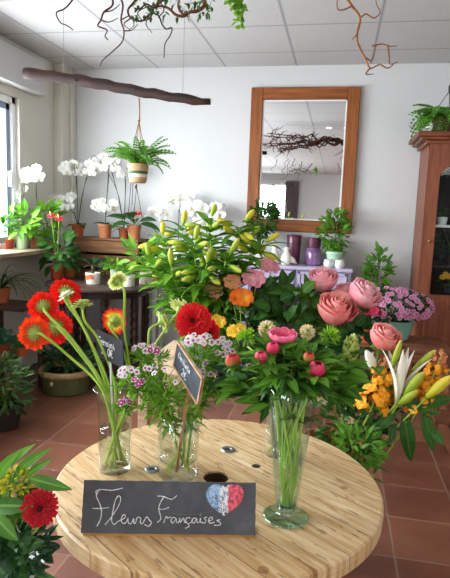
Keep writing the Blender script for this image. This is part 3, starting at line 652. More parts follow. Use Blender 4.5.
gs = [
 ('red gerbera seen from behind, topmost of the fan behind the cream bloom', (66, 291), 1.50, cvec(-.1, .55, .8), 15, M_gred, M_disc_d, 2.6, .3),
 ('red gerbera turned away, second from the top of the fan of red blooms', (43, 306), 1.46, cvec(-.4, .35, .8), 15, M_gred, M_disc_d, 2.8, .6),
 ('orange red gerbera showing its green back and bent pale stem, leftmost of the fan', (34, 333), 1.38, cvec(-.65, -.05, .6), 17, M_gorg, M_disc_d, 3.1, 1.0),
 ('orange red gerbera tucked between the other red blooms, back turned', (55, 327), 1.48, cvec(-.5, -.05, .8), 17, M_gred, M_disc_d, 2.9, 1.3),
 ('small cream white gerbera in front of the topmost red bloom', (66, 296), 1.36, cvec(-.45, .75, -.1), 9, M_gwhite, M_disc_y, 2.4, 1.7),
 ('pale green gerbera seen edge on beside the cream one', (82, 305), 1.36, cvec(-.15, .95, .1), 11, M_ggreen, M_disc_y, 2.0, 2.0),
 ('pale green gerbera, tallest bloom of the flared vase', (117.5, 281), 1.42, cvec(-.55, .45, .55), 10, M_ggreen, M_disc_y, .4, 3.6),
 ('yellow gerbera rimmed with red, above the small black price sign', (115, 321), 1.45, cvec(.25, .1, .9), 13, M_gyr, M_disc_d, .2, 4.0),
 ('pale yellow green gerbera leaning toward the crimson bloom, lower of two', (162, 322), 1.52, cvec(.75, .3, .35), 11, M_ggreen, M_disc_y, .3, 4.6),
 ('round pale yellow green gerbera touching the crimson bloom, upper of two', (181, 309), 1.56, cvec(.5, .6, .4), 13, M_ggreen, M_disc_y, .5, 5.2)]
for lab, pp, y, nn, R, pm, dm, ra, fa in gs:
    P = A(*pp, y); gerbera(lab, P, nn, R*S(y), pm, gpath(P, nn, ra, fa), dm, GG, .3 if pm not in (M_ggreen, M_gwhite) else .5, .0036 if R < 15 else .0042, 3, 26)
# crimson gerbera facing the room, from the short vase
P = A(193, 321, 1.50); gerbera('crimson double gerbera facing the room above the wooden framed price sign', P, cvec(-.12, .22, -1), 17.5*S(1.5), M_gcrim, [P+V((.0, .03, -.05)), A(188, 395, 1.44), foot_in(C2, .02, 1.2)], M_disc_d, 'crimson gerberas in the short vase', .35, .0042, 5, 30)
P = A(208, 333, 1.56); gerbera('crimson gerbera half hidden behind the larger crimson bloom', P, cvec(.5, .1, -.7), 15*S(1.5), M_gcrim, [P+V((.0, .03, -.05)), A(196, 395, 1.47), foot_in(C2, .025, .6)], M_disc_d, 'crimson gerberas in the short vase', .35, .004, 4, 26)

price_sign('price_sign', 'small black price sign on a white stick among the gerbera stems', (95.5, 329.5), (122.3, 341), (97, 355.5), 1.44, 1.345, [('Germini', .021, .10, .54), ('2,50€', .022, .20, .2)], 0, plain('white_stick', '#dfe3ea', .4, .4, .03), (110.5, 362), foot_in(C1, .01, 5), .0032)
price_sign('price_sign', 'slanted black price sign in a pale wooden frame above the dianthus', (177.3, 340.4), (202.9, 378.6), (173.2, 366), 1.37, 1.25, [('Oeillets', .0165, .13, .55), ('2€', .021, .33, .17)], .0045, woodm('sign_stick', '#9a6a45', '#b98a63', '#cfa27c', 2, 3), (188, 392), foot_in(C2, .012, 4.6), .0042)

# ------------------------------------------------------------------ dianthus
M_dw = petalm('dianthus_white', [(0, '#8a2a5c'), (.3, '#b9688f'), (.42, '#f3e6ec'), (1, '#f7f4f2')]); M_dp = petalm('dianthus_purple', [(0, '#f6eef2'), (.3, '#a02c6c'), (.7, '#b34b84'), (.85, '#f4e9ef'), (1, '#f8f4f4')])
def floret(m, P, nrm, R, n_=5):
    nrm = V(nrm).normalized(); a = nrm.orthogonal().normalized(); b = nrm.cross(a); o = U_(0, 6)
    for i in range(n_):
        th = o + 2*pi*i/n_; d = a*cos(th)+b*sin(th); m.leaf(P, d*.95+nrm*.3, nrm, R, R*.95, .3, .1, 3, 'round')
DG = 'dianthus stems in the short vase'
dls = [('dianthus head of white florets nearest the flared vase, low among stems', (128, 376), 1.33, 13, 11, M_dw), ('white dianthus head just below the pale green gerbera, behind the black sign', (143, 352), 1.42, 11, 7, M_dw),
 ('dianthus with one purple eyed floret hanging lowest by the vase rim', (124, 404), 1.30, 8, 5, M_dp), ('dianthus head with purple ringed florets between the two price signs', (157, 352), 1.40, 10, 7, M_dp),
 ('broad white dianthus head arching under the crimson gerbera', (199, 346), 1.43, 19, 24, M_dw), ('white dianthus head beside the upper corner of the wooden framed sign', (222, 356), 1.47, 12, 7, M_dw),
 ('dianthus with purple and white florets in the middle of the green mass', (140, 385), 1.30, 10, 5, M_dp), ('mostly green dianthus head behind the wooden framed sign', (214, 376), 1.42, 20, 8, M_dw),
 ('bushy green dianthus head reaching toward the peony buds', (236, 374), 1.48, 20, 10, M_dw), ('green dianthus sprig in front of the wooden stick', (166, 384), 1.33, 20, 3, M_dw),
 ('green dianthus sprig hanging over the rim behind the black sign', (150, 372), 1.38, 13, 3, M_dw), ('green dianthus head at the back between crimson gerbera and peonies', (225, 345), 1.52, 10, 6, M_dw)]
for i, (lab, pp, y, R, nf, pm) in enumerate(dls):
    P = A(*pp, y); t = thing('dianthus', lab, 'flower', foot_in(C2, .03, i*.9), DG); r = R*S(y)
    m = MB(); rimp = V((C2.x+.04*cos(i*.9+3.3), C2.y+.035*sin(i*.9+3.3), C2.z+.17)); rimp = rimp.lerp(V((P.x, P.y, C2.z+.17)), .0)
    dirp = (P-C2); ra = atan2(dirp.y, dirp.x); rimp = V((C2.x+.042*cos(ra), C2.y+.042*sin(ra), C2.z+.172))
    path = bez([P - V((0, 0, r*.3)), P.lerp(rimp, .55)+V((0, 0, .01)), rimp, C2+V((0, 0, .07)), foot_in(C2, .034, ra+pi)], 20); m.tube(path, .0022, 6)
    for k in range(5):
        q = path[3+k*2]; m.tube([q, q.lerp(P + rv(abs(U_(.0, 1)))*r, .8)], .0012, 4)
    m.build('stem', M_stem, t)
    m = MB()
    for k in range(110 if R < 18 else 210):
        d = rv(U_(-.9, .9)); m.leaf(P + V((d.x, d.y, d.z*.8))*r*U_(.2, 1.1) - V((0, 0, r*.55)), d + V((0, 0, .5)), rv(), .009+r*U_(.25, .5), .0055, .5, .3, 3, 'lance')
    for q in path[1:13]:
        for s_ in (1, -1): d = rv(.3); m.leaf(q, d*s_+V((0, 0, .5)), UP, U_(.035, .065), .011, .9, .3, 4, 'lance')
    m.build('leaves', M_leafb, t)
    for k in range(nf):
        m = MB(); d = rv(U_(.15, 1)); d = (d + cvec(0, 0, -1)*.7).normalized(); floret(m, P + V((d.x, d.y, d.z*.5))*r*U_(.85, 1.1) + V((0, 0, r*.2)), d + cvec(0, .2, -.6), U_(3.0, 4.2)*S(y) if pm is M_dw else U_(3.6, 4.8)*S(y)); m.build('floret', pm, t)

# ------------------------------------------------------------------ peonies, spider blooms, in the footed vase
M_peony = petalm('peony_pink', [(0, '#c9ce62'), (.25, '#e24a6c'), (.7, '#ee5f86'), (1, '#f58fae')]); M_bud = petalm('peony_bud', [(0, '#8aa33c'), (.3, '#c9565e'), (.6, '#dc2f56'), (1, '#ea5a80')]); M_budg = petalm('peony_bud_green', [(0, '#6d8f34'), (.5, '#b09a48'), (.8, '#cf5a44'), (1, '#d8384f')]); M_cream = petalm('cream_bud', [(0, '#a5b65a'), (.4, '#d9cf95'), (.8, '#ead9b4'), (1, '#e9b9a0')])
M_spider = petalm('spider_green', [(0, '#5d8f1f'), (.6, '#8fc12e'), (1, '#b7dc4e')]); M_cone = petalm('green_cone', [(0, '#7f9a3a'), (.6, '#b3c160'), (1, '#d3d893')])
PG = 'stems in the footed vase'
def vstem(t, P, C, rimr, rimz, i, footr=.016, r=.003, mat=None, zf=.034, d0=None):
    dp = P - C; ra = atan2(dp.y, dp.x); rim = V((C.x+rimr*cos(ra)*min(1, Vxy(dp)/rimr), C.y+rimr*sin(ra)*min(1, Vxy(dp)/rimr), C.z+rimz))
    pts = [P, P.lerp(rim, .5) + V((0, 0, .012)), rim, V((C.x + .02*cos(i*1.7), C.y+.02*sin(i*1.7), C.z+rimz*.45)), V((C.x+footr*cos(i*2.3), C.y+footr*sin(i*2.3), C.z+zf))]
    path = bez(pts, 24); m = MB(); m.tube(path, r, 6); m.build('stem', mat or M_stem, t); return path
def Vxy(v): return sqrt(v.x**2+v.y**2)
def budshape(m, P, nrm, R, n_=7, tall=1.0, open_=0.0):
    nrm = V(nrm).normalized(); a = nrm.orthogonal().normalized(); b = nrm.cross(a)
    for lay in range(3):
        for i in range(n_):
            th = 2*pi*(i+.5*lay)/n_; d = a*cos(th)+b*sin(th); r = R*(1-.2*lay); rows = []; m.rnd()
            for j in range(6):
                s_ = j/5; ph = s_*pi*(.86-open_*.3); rad = r*sin(ph)*(1+open_*.25*s_)+R*.03; z = -cos(ph)*r*tall; row = []
                for w in (-1, -.5, 0, .5, 1):
                    t_ = th + w*1.1*pi/n_*(1.05 if j < 5 else .6); dd = a*cos(t_)+b*sin(t_); row.append(m.vert(P + dd*rad*(1+.05*(1-abs(w))) + nrm*(z - (.08*R*abs(w) if j > 3 else 0)), s_, abs(w)))
                rows.append(row)
            m.grid(rows)
def sepals(m, P, nrm, R, n_=5, L=1.0):
    nrm = V(nrm).normalized(); a = nrm.orthogonal().normalized(); b = nrm.cross(a)
    for i in range(n_):
        th = 2*pi*i/n_; d = a*cos(th)+b*sin(th); m.leaf(P - nrm*R*.95, d*1.0+nrm*.15, -nrm, R*1.1*L, R*.7, -1.1, .2, 4, 'ovate')
def pleaves(m, path, k0, k1, n_, L, Wd_, spread=1.0, shape='lance', bend=.6):
    for k in range(n_):
        q = path[min(len(path)-1, int(k0+(k1-k0)*k/max(1, n_-1)))]; d = rv(U_(.0, .6)); base = q + d*.004
        for j in (-1, 0, 1):
            a_ = d.cross(UP).normalized(); dd = (d + a_*j*.75*spread + V((0, 0, .25))).normalized(); m.leaf(base + d*L*.25, dd, UP + rv()*.35, L*U_(.8, 1.1)*(1 if j == 0 else .8), Wd_, bend*U_(.4, 1.4), .25, 5, shape)
        m.tube([q, base + d*L*.27], .0014, 4)
pl = [('open pink peony bloom, highest of the pink peony heads', (283, 334), 1.33, 11.5, 'open'), ('pink peony bud just below the open peony bloom', (273, 348), 1.28, 6.5, 'bud'), ('small pink peony bud, lower neighbour of the bud beneath the open bloom', (261, 357), 1.24, 6.5, 'bud'),
 ('green and pink peony bud furthest out toward the dianthus', (233, 361), 1.28, 8, 'budg'), ('tiny orange green peony bud above the deep pink bud', (309, 357), 1.26, 5.5, 'budg'), ('deep pink peony bud lowest beside the footed vase rim', (317, 369), 1.24, 8.5, 'bud'),
 ('cream ball bloom beside the open pink peony', (267, 329), 1.38, 9.5, 'cream'), ('cream and pink ball bloom between the roses and green spider bloom', (307.5, 332), 1.38, 8.5, 'cream'),
 ('bright green spider bloom next to the cream ball, toward the dianthus', (247, 338), 1.36, 12, 'spider'), ('bright green spider bloom under the large pink rose', (329, 337), 1.38, 12.5, 'spider'), ('pale green cone shaped bloom nearest the yellow snapdragons', (351, 350), 1.36, 10, 'cone')]
for i, (lab, pp, y, R, kd) in enumerate(pl):
    P = A(*pp, y); r = R*S(y); nm = {'open': 'peony', 'bud': 'peony', 'budg': 'peony', 'cream': 'ball_bloom', 'spider': 'spider_bloom', 'cone': 'cone_bloom'}[kd]
    t = thing(nm, lab, 'flower', C3+V((0, 0, .034)), PG); nn = (UP + (P-C3-V((0, 0, .3)))*1.6 + cvec(0, 0, -1)*.35).normalized()
    if kd == 'open':
        m = MB(); budshape(m, P, nn, r, 8, .72, .9); budshape(m, P-nn*r*.1, nn, r*1.05, 9, .7, .7); m.build('petals', M_peony, t); m = MB(); sepals(m, P, nn, r*.8); m.build('sepals', M_leafy, t)
    elif kd in ('bud', 'budg'):
        m = MB(); budshape(m, P, nn, r, 6, 1.05, 0); m.build('petals', M_bud if kd == 'bud' else M_budg, t); m = MB(); sepals(m, P, nn, r*.98, 5, .9 if kd == 'bud' else 1.3); m.build('sepals', M_leaf, t)
    elif kd == 'cream':
        m = MB()
        for k in range(110): d = rv(); m.leaf(P + d*r*.45, d + rv()*.2, rv(), r*.55, r*.28, .5, .3, 2, 'petal')
        m.build('petals', M_cream, t)
    elif kd == 'spider':
        m = MB()
        for k in range(110): d = rv(U_(-.35, 1)); m.leaf(P + d*r*.2, d + rv()*.25, rv(), r*U_(.65, .95), r*.11, U_(-.5, 1.1), .4, 3, 'strap')
        m.build('petals', M_spider, t)
    else:
        m = MB()
        for k in range(130):
            z = U_(-1, 1); th = k*2.4; rr = r*sqrt(max(.05, 1-z*z))*(.95-.2*z); d = V((cos(th), sin(th), 0)); m.leaf(P + d*rr*.65 + UP*z*r*1.25, d*.7+UP*.8, d, r*.5, r*.4, .4, .3, 2, 'ovate')
        m.build('bracts', M_cone, t)
    path = vstem(t, P - nn*r*.8, C3, .045, .325, i, .013, .0026)
    m = MB(); pleaves(m, path, 2, 6, 6 if nm == 'peony' else 3, U_(.055, .075), .022); (pleaves(m, path, 7, 15, 7, .042, .02, 1, 'lance', .3) if i % 2 == 0 else None); m.build('leaves', M_leaf if i % 3 else M_leafd, t)
# a skirt of dark peony foliage around the rim, one leafy stem after another
fol = [('leafy peony stem spreading low toward the dianthus', (252, 388)), ('leafy peony stem hanging over the middle of the vase rim', (282, 392)), ('leafy peony stem bending toward the snapdragons', (322, 385)), ('leafy peony stem standing up among the buds', (292, 362)), ('leafy peony stem below the green and pink bud', (244, 378)), ('leafy peony stem behind the deep pink bud', (335, 372))]
for i, (lab, pp) in enumerate(fol):
    P = A(pp[0], pp[1]+3, 1.30+.03*(i % 3)); t = thing('peony_foliage', lab, 'foliage', C3+V((0, 0, .034)), PG); path = vstem(t, P, C3, .05, .325, i+20, .013, .0018)
    m = MB()
    for k in range(22):
        q = P + V((U_(-1, 1)*.05, U_(-.4, 1)*.05, U_(-.9, .6)*.04)); d = (q-C3-V((0, 0, .3))); d.z *= .5; d = d.normalized() + rv()*.6 + V((0, 0, .1))
        for j in (-1, 0, 1):
            a_ = d.cross(UP).normalized(); m.leaf(q, d + a_*j*.8, UP + rv()*.5 + cvec(0, 0, -.5), U_(.045, .07), .021, U_(.2, .9), .25, 5, 'lance')
    if i in (1, 3):
        for k in range(13):
            th = 2*pi*k/13 + i; o_ = V((cos(th), sin(th), 0)); q = C3 + V((0, 0, U_(.335, .372))) + o_*.045; m.tube([C3+V((0, 0, .30))+o_*.03, q], .0014, 4)
            for j in (-1, 0, 1): m.leaf(q, o_ + UP.cross(o_)*j*.8 + V((0, 0, U_(-.1, .4))), UP + o_*.4 + rv()*.3, U_(.045, .065), .022, U_(.6, 1.3), .25, 5, 'lance')
    m.build('leaves', (M_leaf, M_leafd, M_leaf)[i % 3], t)
# stems of cut greenery in the glass behind
t = thing('cut_greenery', 'bunch of green stems and leaves in the straight glass behind the footed vase', 'foliage', C4); m = MB()
for k in range(7): m.tube(bez([C4 + V((.02*cos(k), .02*sin(k), .012)), C4 + V((.012*cos(k*2), .012*sin(k*2), .09)), C4 + V((.035*cos(k*1.3), .035*sin(k*1.3), .20))], 8), .0028, 6)
m.build('stems', M_stem, t); m = MB()
for k in range(46):
    th = U_(0, 6.28); q = C4 + V((.06*cos(th)*U_(.2, 1), .06*sin(th)*U_(.2, 1), U_(.16, .30))); m.leaf(q, V((cos(th), sin(th), U_(-.2, .8))), UP+rv()*.4, U_(.05, .09), .03, .7, .25, 5, 'ovate')
m.build('leaves', M_leafd, t)

# ================================================================== BOUQUETS BEHIND THE REEL
def bucket(label, c, r0, r1, h, mt, name='flower_bucket', cat='bucket'):
    t = thing(name, label, cat, c); m = MB(); m.lathe([(0, 0), (r0, 0), (r1, h*.93), (r1*1.06, h*.94), (r1*1.06, h), (r1*.97, h), (r0*.9, .02), (0, .02)], c, 28); m.build('body', mt, t, 'auto')
    m = MB(); m.lathe([(r1*1.02, h*.5), (r1*1.0, h*.52), (r1*1.0, h*.48)], c, 28); m.build('band', mt, t); m = MB(); m.lathe([(0, h*.75), ((r0*.25+r1*.75)*.93, h*.75)], c, 24); m.build('water', M_water, t); return t
M_bz = plain('bucket_grey', '#6f747a', .45, .4, .1, 12, .4)
BL_, BR_, BA_ = V((-.62, 2.62, BZ)), V((-.02, 2.72, BZ)), V((-.40, 2.52, BZ))
bucket('grey bucket of budding lilies on the timber display table', BL_, .085, .11, .24, M_bz)
bucket('grey bucket of pink roses on the timber display table', BR_, .08, .10, .22, M_bz)
bucket('grey bucket of orange alstroemeria on the timber display table', BA_, .055, .07, .2, M_bz)
BS_ = V((.03, 2.06, 0)); bucket('tall terracotta planter on the floor holding snapdragons and lilies', BS_, .10, .12, .50, plain('terracotta', '#b3623c', .75, .2), 'tall_planter', 'planter')
M_lb = petalm('lily_bud', [(0, '#6d9a26'), (.5, '#a9bd3c'), (1, '#d6d068')]); M_lby = petalm('lily_bud_yellow', [(0, '#7da52a'), (.4, '#cfc93a'), (1, '#ecd852')]); M_lw = petalm('lily_white', [(0, '#a8bd62'), (.2, '#ece9d2'), (1, '#f7f3ea')])
def bud(m, p, d, L, R):
    d = V(d).normalized(); m.rnd(); m.tube([p, p+d*L*.1, p+d*L*.3, p+d*L*.55, p+d*L*.8, p+d*L*.95, p+d*L], [R*.35, R*.6, R*.85, R, R*.8, R*.4, R*.12], 7)
def lily(label, P, foot, L, nb, group, bm=None, leafmat=None, lean=None, bl=.085, lw=.042, ll=.16):
    t = thing('lily_stem', label, 'flower', foot, group); bm = bm or M_lb; d0 = (P-foot)
    path = bez([P, P.lerp(foot, .35) + V((-d0.x*.10, -d0.y*.1, .02)), P.lerp(foot, .7) + V((-d0.x*.12, -d0.y*.12, 0)), foot], 20); m = MB(); m.tube(path, [.003+.0018*i/20 for i in range(30)][:len(path)], 6); sd = MB()
    up = (path[0]-path[2]).normalized()
    for k in range(nb):
        a = up.orthogonal(); a.rotate(Matrix.Rotation(k*2.4+U_(-.3, .3), 3, up)); q = path[0].lerp(path[2], .8*k/max(1, nb)); dd = (up*U_(.1, .7) + a*U_(.7, 1.0)).normalized()
        if k == 0: dd = (up + a*.3).normalized()
        e = q + dd*U_(.03, .05); m.tube([q, e], .0018, 5); sd = MB(); bud(sd, e, (dd+V((0, 0, U_(-.5, .2)))).normalized(), bl*U_(.75, 1.15), bl*.175); sd.build('bud', bm, t)
    m.build('stem', M_stem, t); m = MB()
    for k in range(L):
        q = path[min(len(path)-1, int(k*13/L))]; a = V((cos(k*2.4), sin(k*2.4), .45+U_(-.25, .45))); m.leaf(q, a, UP+rv()*.3, ll*U_(.7, 1.2), lw, U_(.3, 1.2), .3, 6, 'lance')
    m.build('leaves', leafmat or M_leaf, t); return t
LG = 'budding lilies in the grey bucket'
for i, (lab, pp, y, nb, bm, lm) in enumerate([
 ('budding lily stem standing highest in front of the white orchids', (210, 222), 2.62, 5, M_lb, M_leafb), ('budding lily stem with yellow buds next to the highest stem, mirror side', (240, 226), 2.66, 5, M_lby, M_leaf),
 ('lily stem with fat yellow green buds nearest the plank shelf', (163, 238), 2.62, 5, M_lby, M_leafb), ('lily stem leaning out low toward the round side table', (152, 262), 2.52, 4, M_lb, M_leafb), ('lily stem with buds crowding the middle of the clump', (194, 243), 2.46, 6, M_lb, M_leafb),
 ('lily stem with pale open tipped bud facing the room', (226, 258), 2.44, 5, M_lb, M_leaf), ('lily stem with yellow buds leaning toward the lavender console', (258, 246), 2.62, 5, M_lby, M_leafb), ('lily stem with long buds in front of the mirror frame corner', (247, 238), 2.72, 4, M_lb, M_leaf),
 ('lily stem low in the clump above the crimson gerbera', (205, 268), 2.42, 5, M_lb, M_leafb), ('lily stem with dark leaves at the back of the clump, orchid side', (182, 228), 2.76, 4, M_lby, M_leaf), ('lily stem drooping low beside the yellow green gerberas', (172, 272), 2.46, 4, M_lb, M_leafb)]):
    P = A(*pp, y); d = P-BL_; ra = atan2(d.y, d.x); lily(lab, P - V((0, 0, .015)), BL_ + V((.05*cos(ra), .05*sin(ra), .03)), 46, nb, LG, bm, lm)
# roses
M_rose = petalm('rose_pink', [(0, '#e6a88c'), (.4, '#f3a0aa'), (.75, '#f6abb6'), (1, '#fccdd2')]); M_rosec = petalm('rose_coral', [(0, '#e69a70'), (.4, '#f28a88'), (.8, '#f69c98'), (1, '#fcbfb4')])
def rose(label, P, nrm, R, pm, foot, group, leaves=7):
    t = thing('rose', label, 'flower', foot, group); nrm = V(nrm).normalized(); a = nrm.orthogonal().normalized(); b = nrm.cross(a); m = MB()
    lays = [(.16, .85, 3, 2.4), (.30, .84, 4, 1.8), (.46, .80, 5, 1.35), (.64, .70, 5, 1.15), (.84, .62, 5, 1.25), (.98, .50, 6, 1.3)]
    for li, (rf, top, n_, span) in enumerate(lays):
        for i in range(n_):
            th = 2*pi*(i+.37*li)/n_+U_(-.12, .12); hw = pi/n_*span*.62; rows = []; m.rnd(); flare = (.10 if li > 4 else .05) if li > 2 else .0
            for j in range(6):
                s_ = j/5; rad = R*rf*(sin(min(1, s_*1.25)*pi/2)**.8)*(1-.22*max(0, s_-.55)*(1.3-rf)) + R*flare*max(0, s_-.7)*1.6; z = R*(-1.0 + (top+1.0)*s_) - R*flare*max(0, s_-.8)*1.4; row = []
                for w in (-1, -.5, 0, .5, 1):
                    t_ = th + w*hw*1.9*(.75+.25*sin(s_*pi)) ; dd = a*cos(t_)+b*sin(t_); row.append(m.vert(P + dd*(rad*(1+.07*(1-abs(w)) - .09*w)) + nrm*(z - R*.16*(w*w)*(s_**3)), s_*.9+.05, abs(w)*.5+.5))
                rows.append(row)
            m.grid(rows)
    m.build('petals', pm, t); m = MB(); sepals(m, P+nrm*R*.05, nrm, R*.75, 5, .9); m.build('sepals', M_leaf, t)
    path = bez([P-nrm*R*.7, P.lerp(foot, .4)-nrm*.02, foot], 16); m = MB(); m.tube(path, .0032, 6); m.build('stem', M_stemd, t); m = MB()
    for k in range(leaves):
        q = path[1+int(k*8/leaves)]; d = rv(U_(-.1, .5)); m.tube([q, q+d*.05], .0013, 4)
        sd_ = d.cross(UP).normalized()
        for off, dd in ((.055, d), (.035, d*.4+sd_), (.035, d*.4-sd_)): m.leaf(q+d*off*.9, dd, UP+rv()*.4, U_(.06, .085), .048, .6, .2, 5, 'ovate')
    m.build('leaves', M_leafd if random.random() < .6 else M_leaf, t)
RG = 'pink roses in the grey bucket'
for lab, pp, y, R, nn, pm in [('pink rose standing highest, in front of the lavender console', (323, 280), 2.60, 12.5, cvec(-.1, .75, -.5), M_rose), ('large coral pink rose opening toward the room, lowest in the bucket', (337, 310), 2.45, 17, cvec(.1, .75, -.65), M_rosec),
  ('pink rose half hidden between two larger roses', (347, 293), 2.62, 10.5, cvec(.0, .8, -.4), M_rose), ('pink rose at the outer edge, next to the azalea', (364, 295), 2.50, 14.5, cvec(.45, .65, -.5), M_rose)]:
    P = A(*pp, y); d = P-BR_; ra = atan2(d.y, d.x); rose(lab, P, nn, R*1.12*S(y), pm, BR_+V((.04*cos(ra), .04*sin(ra), .03)), RG, 10)
P = A(385, 338, 2.05); rose('coral rose rising over the yellow snapdragons, beside the white lily', P, cvec(.25, .75, -.55), 15*S(2.05), M_rosec, BS_+V((.03, .0, .1)), 'stems in the terracotta planter', 5)
# broad green filler leaves between the roses
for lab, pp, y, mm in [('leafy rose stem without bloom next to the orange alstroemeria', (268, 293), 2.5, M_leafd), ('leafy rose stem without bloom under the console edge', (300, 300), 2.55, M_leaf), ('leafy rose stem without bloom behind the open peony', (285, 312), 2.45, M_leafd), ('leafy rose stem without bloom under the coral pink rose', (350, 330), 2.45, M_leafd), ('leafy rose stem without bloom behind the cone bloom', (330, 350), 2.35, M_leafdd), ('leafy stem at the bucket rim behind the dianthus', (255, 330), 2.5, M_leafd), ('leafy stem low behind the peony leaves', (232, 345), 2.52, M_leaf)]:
    P = A(*pp, y); t = thing('rose_foliage', lab, 'foliage', BR_+V((0, 0, .05)), RG); path = bez([P, P.lerp(BR_, .5)+V((0, .02, .03)), BR_+V((0, 0, .05))], 12); m = MB(); m.tube(path, .003, 5); m.build('stem', M_stemd, t); m = MB()
    for k in range(38):
        q = P + V((U_(-1, 1)*.085, U_(-1, 1)*.06, U_(-1.2, .7)*.07)); m.leaf(q, (q-P)*8+rv()*.5+V((0, 0, .2)), UP+rv()*.5+cvec(0, 0, -.6), U_(.06, .10), U_(.035, .055), .6, .2, 5, 'ovate')
    m.build('leaves', mm, t)
# alstroemeria
M_alo = petalm('alstro_orange', [(0, '#f2c23a'), (.4, '#f0912e'), (1, '#e8681f')]); M_alp = petalm('alstro_peach', [(0, '#f3dc9a'), (.5, '#eeb07a'), (1, '#e68e7c')]); M_alk = petalm('alstro_pink', [(0, '#f3d9b4'), (.4, '#eba7b0'), (1, '#e98ea4')]); M_aly = petalm('alstro_yellow', [(0, '#f4df5a'), (1, '#efb52c')])
def alstro(label, P, pm, R, foot, nf=3):
    t = thing('alstroemeria', label, 'flower', foot, 'alstroemeria in the grey bucket'); m = MB()
    for k in range(nf):
        c = P + (rv(U_(-.2, .6))*R*.75 if k else V((0, 0, 0))); nn = (cvec(U_(-.5, .5), U_(.1, .7), -1)).normalized(); a = nn.orthogonal().normalized(); b = nn.cross(a)
        for i in range(6): th = pi/3*i+k; d = a*cos(th)+b*sin(th); m.leaf(c, d*.6+nn*.8, nn-d*.5, R*1.05, R*.85, 1.0, .35, 5, 'petal')
    m.build('petals', pm, t); path = bez([P, P.lerp(foot, .5)+V((0, 0, .03)), foot], 14); m = MB(); m.tube(path, .0025, 5); m.build('stem', M_stem, t); m = MB()
    for k in range(8): m.leaf(path[1+k], rv(U_(-.2, .5)), UP+rv()*.3, U_(.06, .1), .02, .8, .2, 4, 'lance')
    m.build('leaves', M_leaf, t)
for lab, pp, y, pm, R, nf in [('orange alstroemeria bloom just above the crimson gerbera', (239, 298), 2.40, M_alo, 10, 3), ('cream and peach alstroemeria under the pale lily bud', (229, 282), 2.44, M_alp, 8, 2), ('peach alstroemeria half hidden among lily leaves', (217, 292), 2.50, M_alp, 9, 2),
  ('pale pink alstroemeria in front of the console front', (257, 280), 2.46, M_alk, 10, 3), ('deep pink alstroemeria below the white bird ornaments', (272, 268), 2.56, M_alk, 8, 2), ('yellow alstroemeria floret by the dark stems beside the crimson gerbera', (220, 322), 2.40, M_aly, 7, 2), ('yellow orange alstroemeria bud stretched toward the green spider bloom', (234, 332), 2.36, M_aly, 8, 2)]:
    alstro(lab, A(*pp, y), pm, R*S(y), BA_+V((0, 0, .03)), nf)
# ------------------------------------------------------------------ right: snapdragons, lilies
M_snap = petalm('snapdragon', [(0, '#ffd23c'), (.5, '#fbb42c'), (1, '#f59a2c')]); M_snapt = petalm('snapdragon_tip', [(0, '#b0803a'), (.6, '#d78a5a'), (1, '#cf7a6a')])
SG = 'stems in the terracotta planter'
def snapdragon(label, p0, p1, n_, R, foot):
    t = thing('snapdragon', label, 'flower', foot, SG); m = MB(); tp = MB(); ax = (p1-p0)
    for k in range(n_):
        s_ = k/n_; q = p0 + ax*s_; th = k*2.4; a = ax.normalized().orthogonal(); a.rotate(Matrix.Rotation(th, 3, ax.normalized())); r = R*(1-.55*s_); mm = m if s_ < .78 else tp; r *= U_(.7, 1.2); q = q + rv()*r*.3
        c = q + a*r*.72; mm.rnd(); mm.ball(c, r*.30, 7, 5, a); 
        for j in range(4): th2 = pi/2*j; d2 = a.orthogonal().normalized(); d2.rotate(Matrix.Rotation(th2+.4, 3, a)); mm.leaf(c+a*r*.15, d2+a*.5, a, r*.55, r*.6, 1.1, .3, 3, 'round')
    m.build('florets', M_snap, t); tp.build('tip_buds', M_snapt, t); path = bez([p1, p0, p0.lerp(foot, .5)+V((0, 0, .04)), foot], 18); m = MB(); m.tube(path, .0035, 6); m.build('stem', M_stem, t); m = MB()
    for k in range(22): q = path[5+k//2]; m.leaf(q, rv(U_(-.1, .6)), UP+rv()*.4, U_(.04, .07), .012, .7, .2, 4, 'lance')
    m.build('leaves', M_leaf, t)
snapdragon('yellow orange snapdragon spike nearest the cone bloom, upright', A(372, 407, 1.98), A(389, 362, 2.02), 60, 12*S(2), BS_+V((-.03, -.02, .1)))
snapdragon('yellow orange snapdragon spike slanting out toward the cabinet', A(418, 410, 1.98), A(443, 352, 1.98), 60, 11*S(2), BS_+V((.05, 0, .1)))
snapdragon('second yellow spike behind the upright snapdragon', A(388, 400, 2.06), A(396, 366, 2.1), 36, 10*S(2), BS_+V((-.0, .03, .1)))
t = thing('white_lily', 'white lily just opening upright between the two snapdragons', 'flower', BS_+V((.03, 0, .1)), SG); m = MB(); p0 = A(396, 404, 1.95); d = (A(407, 345, 1.97)-p0).normalized(); s1 = d.cross(fw).normalized()
for i in range(6):
    a = s1.copy(); a.rotate(Matrix.Rotation(pi/3*i, 3, d)); m.leaf(p0 + a*.004, d + a*(.10 + .14*(i % 2) + (.12 if i in (0, 3) else 0))*.45, -a, .205, .030, .55 if i in (0, 3, 5) else .2, .5, 7, 'lance')
m.build('petals', M_lw, t); m = MB(); m.tube(bez([p0, p0.lerp(BS_, .5)+V((0, 0, .15)), BS_+V((.03, 0, .1))], 12), .004, 6); m.build('stem', M_stem, t)
